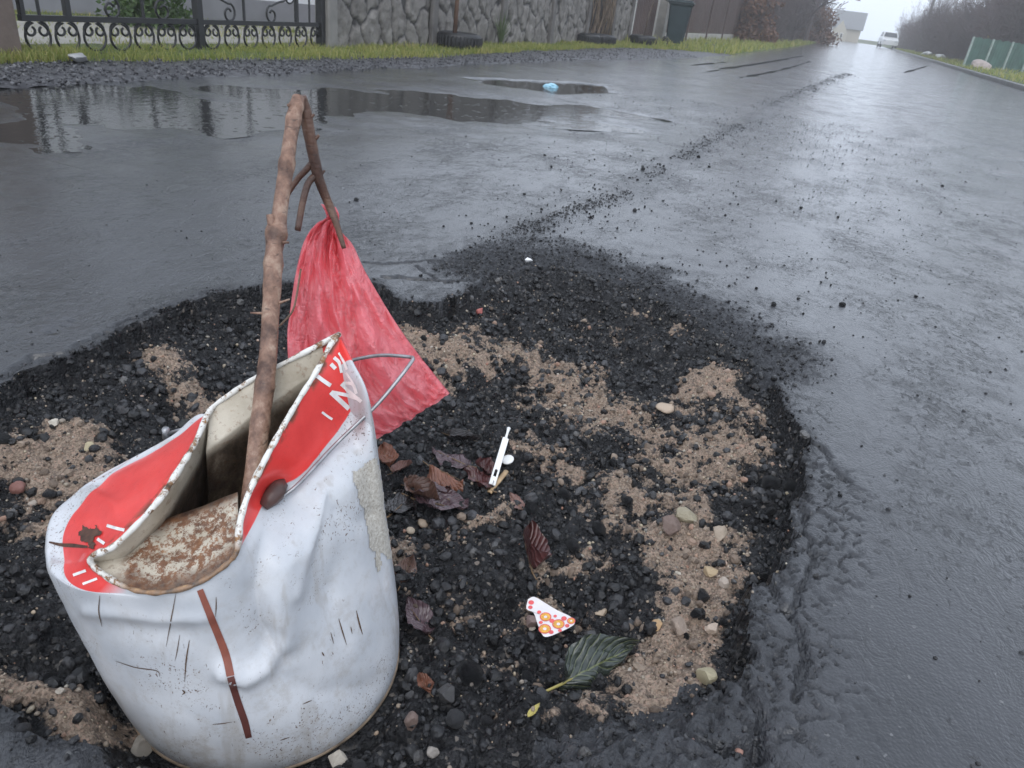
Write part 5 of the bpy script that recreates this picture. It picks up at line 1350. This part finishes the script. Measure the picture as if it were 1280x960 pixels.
def conifer(x, y, h, r, lab):
    t = thing('conifer', lab, 'tree', (x, y, 0)); n = 7000
    u = RNG.random(n)**.75; a = RNG.uniform(0, 6.28, n); rr = r*(1-u)*(.55+.45*RNG.random(n)**.5)*(1+.15*np.sin(a*5+u*30))
    leaf_blob('crown', np.stack([rr*np.cos(a), rr*np.sin(a), .4+u*(h-.4)], 1), .11, M_LEAFC, t)
    m1 = MB(); m1.tube([(0, 0, 0), (0, 0, h*.5), (0, 0, h*.95)], [.11, .07, .02], 8); m1.build('trunk', M_TWIG, t, True)
conifer(-6.4, 33, 5.5, 1.3, 'dark green conifer rising over the brown metal fence')
conifer(-5.3, 40, 6.0, 1.1, 'slim dark conifer at the far end of the brown metal fence')

# ------------------------------------------------------------------ right side: green fence, boulders, pole, roof, van and the last house
gf = thing('board_fence', 'weathered green board fence with pale posts on the right verge', 'fence', (4.8, 40, .15), math.atan2(3.5, 4.6))
M_GRN = simple('green_boards', (.045, .105, .082), .7, .3, 2.0, .3, 30, .01); M_GP = simple('pale_green_post', (.30, .36, .33), .7, .2)
for k in range(7):
    m1 = MB()
    for j in range(7): m1.box(k*1.1+j*.155, k*1.1+j*.155+.145, -.012+.006*(j % 2), .012+.006*(j % 2), 0, 1.12+.02*(j % 3), .004)
    m1.build('fence_panel', M_GRN, gf)
    m1 = MB(); m1.box(k*1.1-.045, k*1.1+.035, -.09, -.02, -.05, 1.16, .006); m1.build('fence_post', M_GP, gf)
for x, y, r, lab, seed in [(5.35, 38.6, .46, 'large pinkish boulder in the grass before the green fence', 3), (5.3, 56, .42, 'pale boulder on the right verge, nearer the camera of the two pale ones', 4), (5.2, 64, .42, 'pale boulder on the right verge, farther of the two pale ones', 6)]:
    V_, F_ = stone_proto(seed, 'rock'); o = mesh_np('boulder', V_*np.array([r, r*.8, r*.62]), F_, simple('boulder_'+str(seed), (.36, .30, .28) if seed == 3 else (.46, .46, .46), .7), None, False)
    o.location = (x, y, .14+r*.25); tag(o, lab, 'boulder')
up_ = thing('utility_pole', 'thin grey utility pole above the thicket right of the road', 'utility pole', (5.6, 80, 0))
m1 = MB(); m1.tube([(0, 0, -.2), (0, 0, 5), (0, 0, 9)], [.13, .11, .09], 10); m1.build('shaft', simple('pole_wood', (.15, .14, .135), .8), up_, True)
m1 = MB(); m1.box(-.7, .7, -.05, .05, 8.45, 8.55, .01); m1.build('crossarm', bpy.data.materials['pole_wood'], up_)
rh = thing('dark_roofed_house', 'house with a big dark roof and pale eaves behind the right thicket', 'house', (9.6, 55, 0), math.radians(8))
m1 = MB(); m1.box(0, 14, 0, 9, -.2, 3.3); m1.build('wall', simple('drab_render', (.30, .27, .26), .85), rh)
m1 = MB(); m1.add([(-.6, -.7, 3.25), (14.6, -.7, 3.25), (14.6, 9.7, 3.25), (-.6, 9.7, 3.25), (.6, 4.5, 8.2), (14.6, 4.5, 8.2)], [(3, 2, 1, 0), (0, 1, 5, 4), (2, 3, 4, 5), (0, 4, 3), (1, 2, 5)]); rf = m1.build('roof', simple('slate_roof', (.075, .07, .075), .6), rh)
m1 = MB(); m1.box(-.6, 14.6, -.78, -.70, 3.12, 3.34, .01); m1.build('eaves_board', simple('pale_eaves', (.6, .6, .6), .6), rf)
for x0 in (2, 6, 10):
    m1 = MB(); m1.box(x0, x0+1.3, -.04, .02, 1.0, 2.4, .01); wf = m1.build('window', bpy.data.materials['white_frame'], rh)
    m1 = MB(); m1.box(x0+.1, x0+1.2, -.06, -.035, 1.1, 2.3); m1.build('pane', bpy.data.materials['dark_glass'], wf)
eh = thing('gabled_house', 'cream gabled house with a grey roof where the road ends', 'house', (-3.4, 142, 0)); eh.scale = (.70, .8, .85)
M_CR = simple('cream_render', (.42, .38, .31), .8, .05)
m1 = MB(); m1.box(0, 6.2, 0, 8, -.3, 2.2); m1.build('wall', M_CR, eh)
m1 = MB(); m1.add([(-.4, -.5, 2.1), (6.6, -.5, 2.1), (6.6, 8.5, 2.1), (-.4, 8.5, 2.1), (-.4, 4, 5.2), (6.6, 4, 5.2)], [(3, 2, 1, 0), (0, 1, 5, 4), (2, 3, 4, 5), (0, 4, 3), (1, 2, 5)]); m1.build('roof', simple('grey_roof', (.16, .165, .175), .7), eh)
m1 = MB(); m1.add([(.2, -3, -.3), (3.4, -3, -.3), (3.4, .01, -.3), (.2, .01, -.3), (.2, -3, 1.4), (3.4, -3, 1.4), (3.4, .01, 1.4), (.2, .01, 1.4), (1.8, -3, 3.4), (1.8, .01, 3.4)], [(0, 1, 5, 4), (1, 2, 6, 5), (3, 0, 4, 7), (4, 5, 8), (5, 6, 9, 8), (7, 4, 8, 9)]); m1.build('gable_wing', M_CR, eh)
for x0, z0 in ((1.0, .4), (2.0, .4)):
    m1 = MB(); m1.box(x0, x0+.6, -3.05, -2.99, z0, z0+.9, .01); wf = m1.build('window', bpy.data.materials['white_frame'], eh)
    m1 = MB(); m1.box(x0+.08, x0+.52, -3.07, -3.045, z0+.08, z0+.82); m1.build('pane', bpy.data.materials['dark_glass'], wf)
vn = thing('parked_van', 'white van parked on the right verge far down the street', 'van', (3.95, 98, .05), math.radians(4))
def car_prof(): return [(-.9, .35), (-.9, .85), (-.82, 1.02), (-.68, 1.5), (-.55, 1.62)]
m1 = MB()
secs = [(0, .80, .35, .80), (.10, .84, .32, .92), (.9, .86, .32, 1.02), (1.5, .86, .32, 1.06), (4.2, .86, .32, 1.06), (4.4, .82, .35, 1.0)]
Vv = []
for y, hw_, z0, z1 in secs: Vv += [(-hw_, y, z0), (hw_, y, z0), (hw_, y, z1-.12), (hw_-.06, y, z1), (-hw_+.06, y, z1), (-hw_, y, z1-.12)]
Fs = [(i*6+k, i*6+(k+1) % 6, i*6+6+(k+1) % 6, i*6+6+k) for i in range(5) for k in range(6)]+[(5, 4, 3, 2, 1, 0), tuple(range(30, 36))]
m1.add(Vv, Fs)
Vv = [(-.80, 1.0, 1.045), (.80, 1.0, 1.045), (.80, 4.35, 1.05), (-.80, 4.35, 1.05), (-.66, 1.75, 1.62), (.66, 1.75, 1.62), (.68, 4.1, 1.64), (-.68, 4.1, 1.64)]
m1.add(Vv, [(0, 1, 5, 4), (1, 2, 6, 5), (2, 3, 7, 6), (3, 0, 4, 7), (4, 5, 6, 7)])
m1.build('body', simple('white_car_paint', (.72, .73, .74), .3, .03), vn, False)
m1 = MB(); m1.add([(-.70, 1.075, 1.12), (.70, 1.075, 1.12), (.60, 1.66, 1.56), (-.60, 1.66, 1.56)], [(0, 1, 2, 3)]); m1.build('windscreen', bpy.data.materials['dark_glass'], vn).location = (0, -.02, .015)
for s in (-1, 1):
    m1 = MB(); m1.add([(s*.815, 1.4, 1.12), (s*.815, 3.9, 1.12), (s*.715, 3.8, 1.55), (s*.715, 1.85, 1.55)], [(0, 1, 2, 3)]); m1.build('side_window', bpy.data.materials['dark_glass'], vn)
    m1 = MB(); m1.box(s*.62-.16, s*.62+.16, -.03, .08, .66, .82, .02); m1.build('headlight', simple('lamp_glass', (.6, .62, .65), .15), vn)
    for yw in (.85, 3.5):
        m1 = MB(); m1.lathe([(0, -.09), (.2, -.1), (.3, -.09), (.31, 0), (.3, .09), (.2, .1), (0, .09)], (0, 0, 0), 20); m1.v[-1] = np.stack([m1.v[-1][:, 2]+s*.80, m1.v[-1][:, 0]+yw, m1.v[-1][:, 1]+.31], 1); m1.build('wheel', M_RUB, vn, True)

# ------------------------------------------------------------------ the wet air
bpy.ops.mesh.primitive_cube_add(size=1); hz = bpy.context.object; hz.name = 'haze'
hz.dimensions = (90, 172, 13.2); hz.location = (0, 76, 5.4)
m_ = bpy.data.materials.new('haze'); m_.use_nodes = True; nt_ = m_.node_tree; nt_.nodes.clear()
vo = nt_.nodes.new('ShaderNodeVolumePrincipled'); oo = nt_.nodes.new('ShaderNodeOutputMaterial')
vo.inputs['Color'].default_value = (.97, .98, 1.0, 1); vo.inputs['Density'].default_value = .0030; vo.inputs['Anisotropy'].default_value = 0.0
nt_.links.new(vo.outputs[0], oo.inputs['Volume']); hz.data.materials.append(m_); tag(hz, kind='stuff')
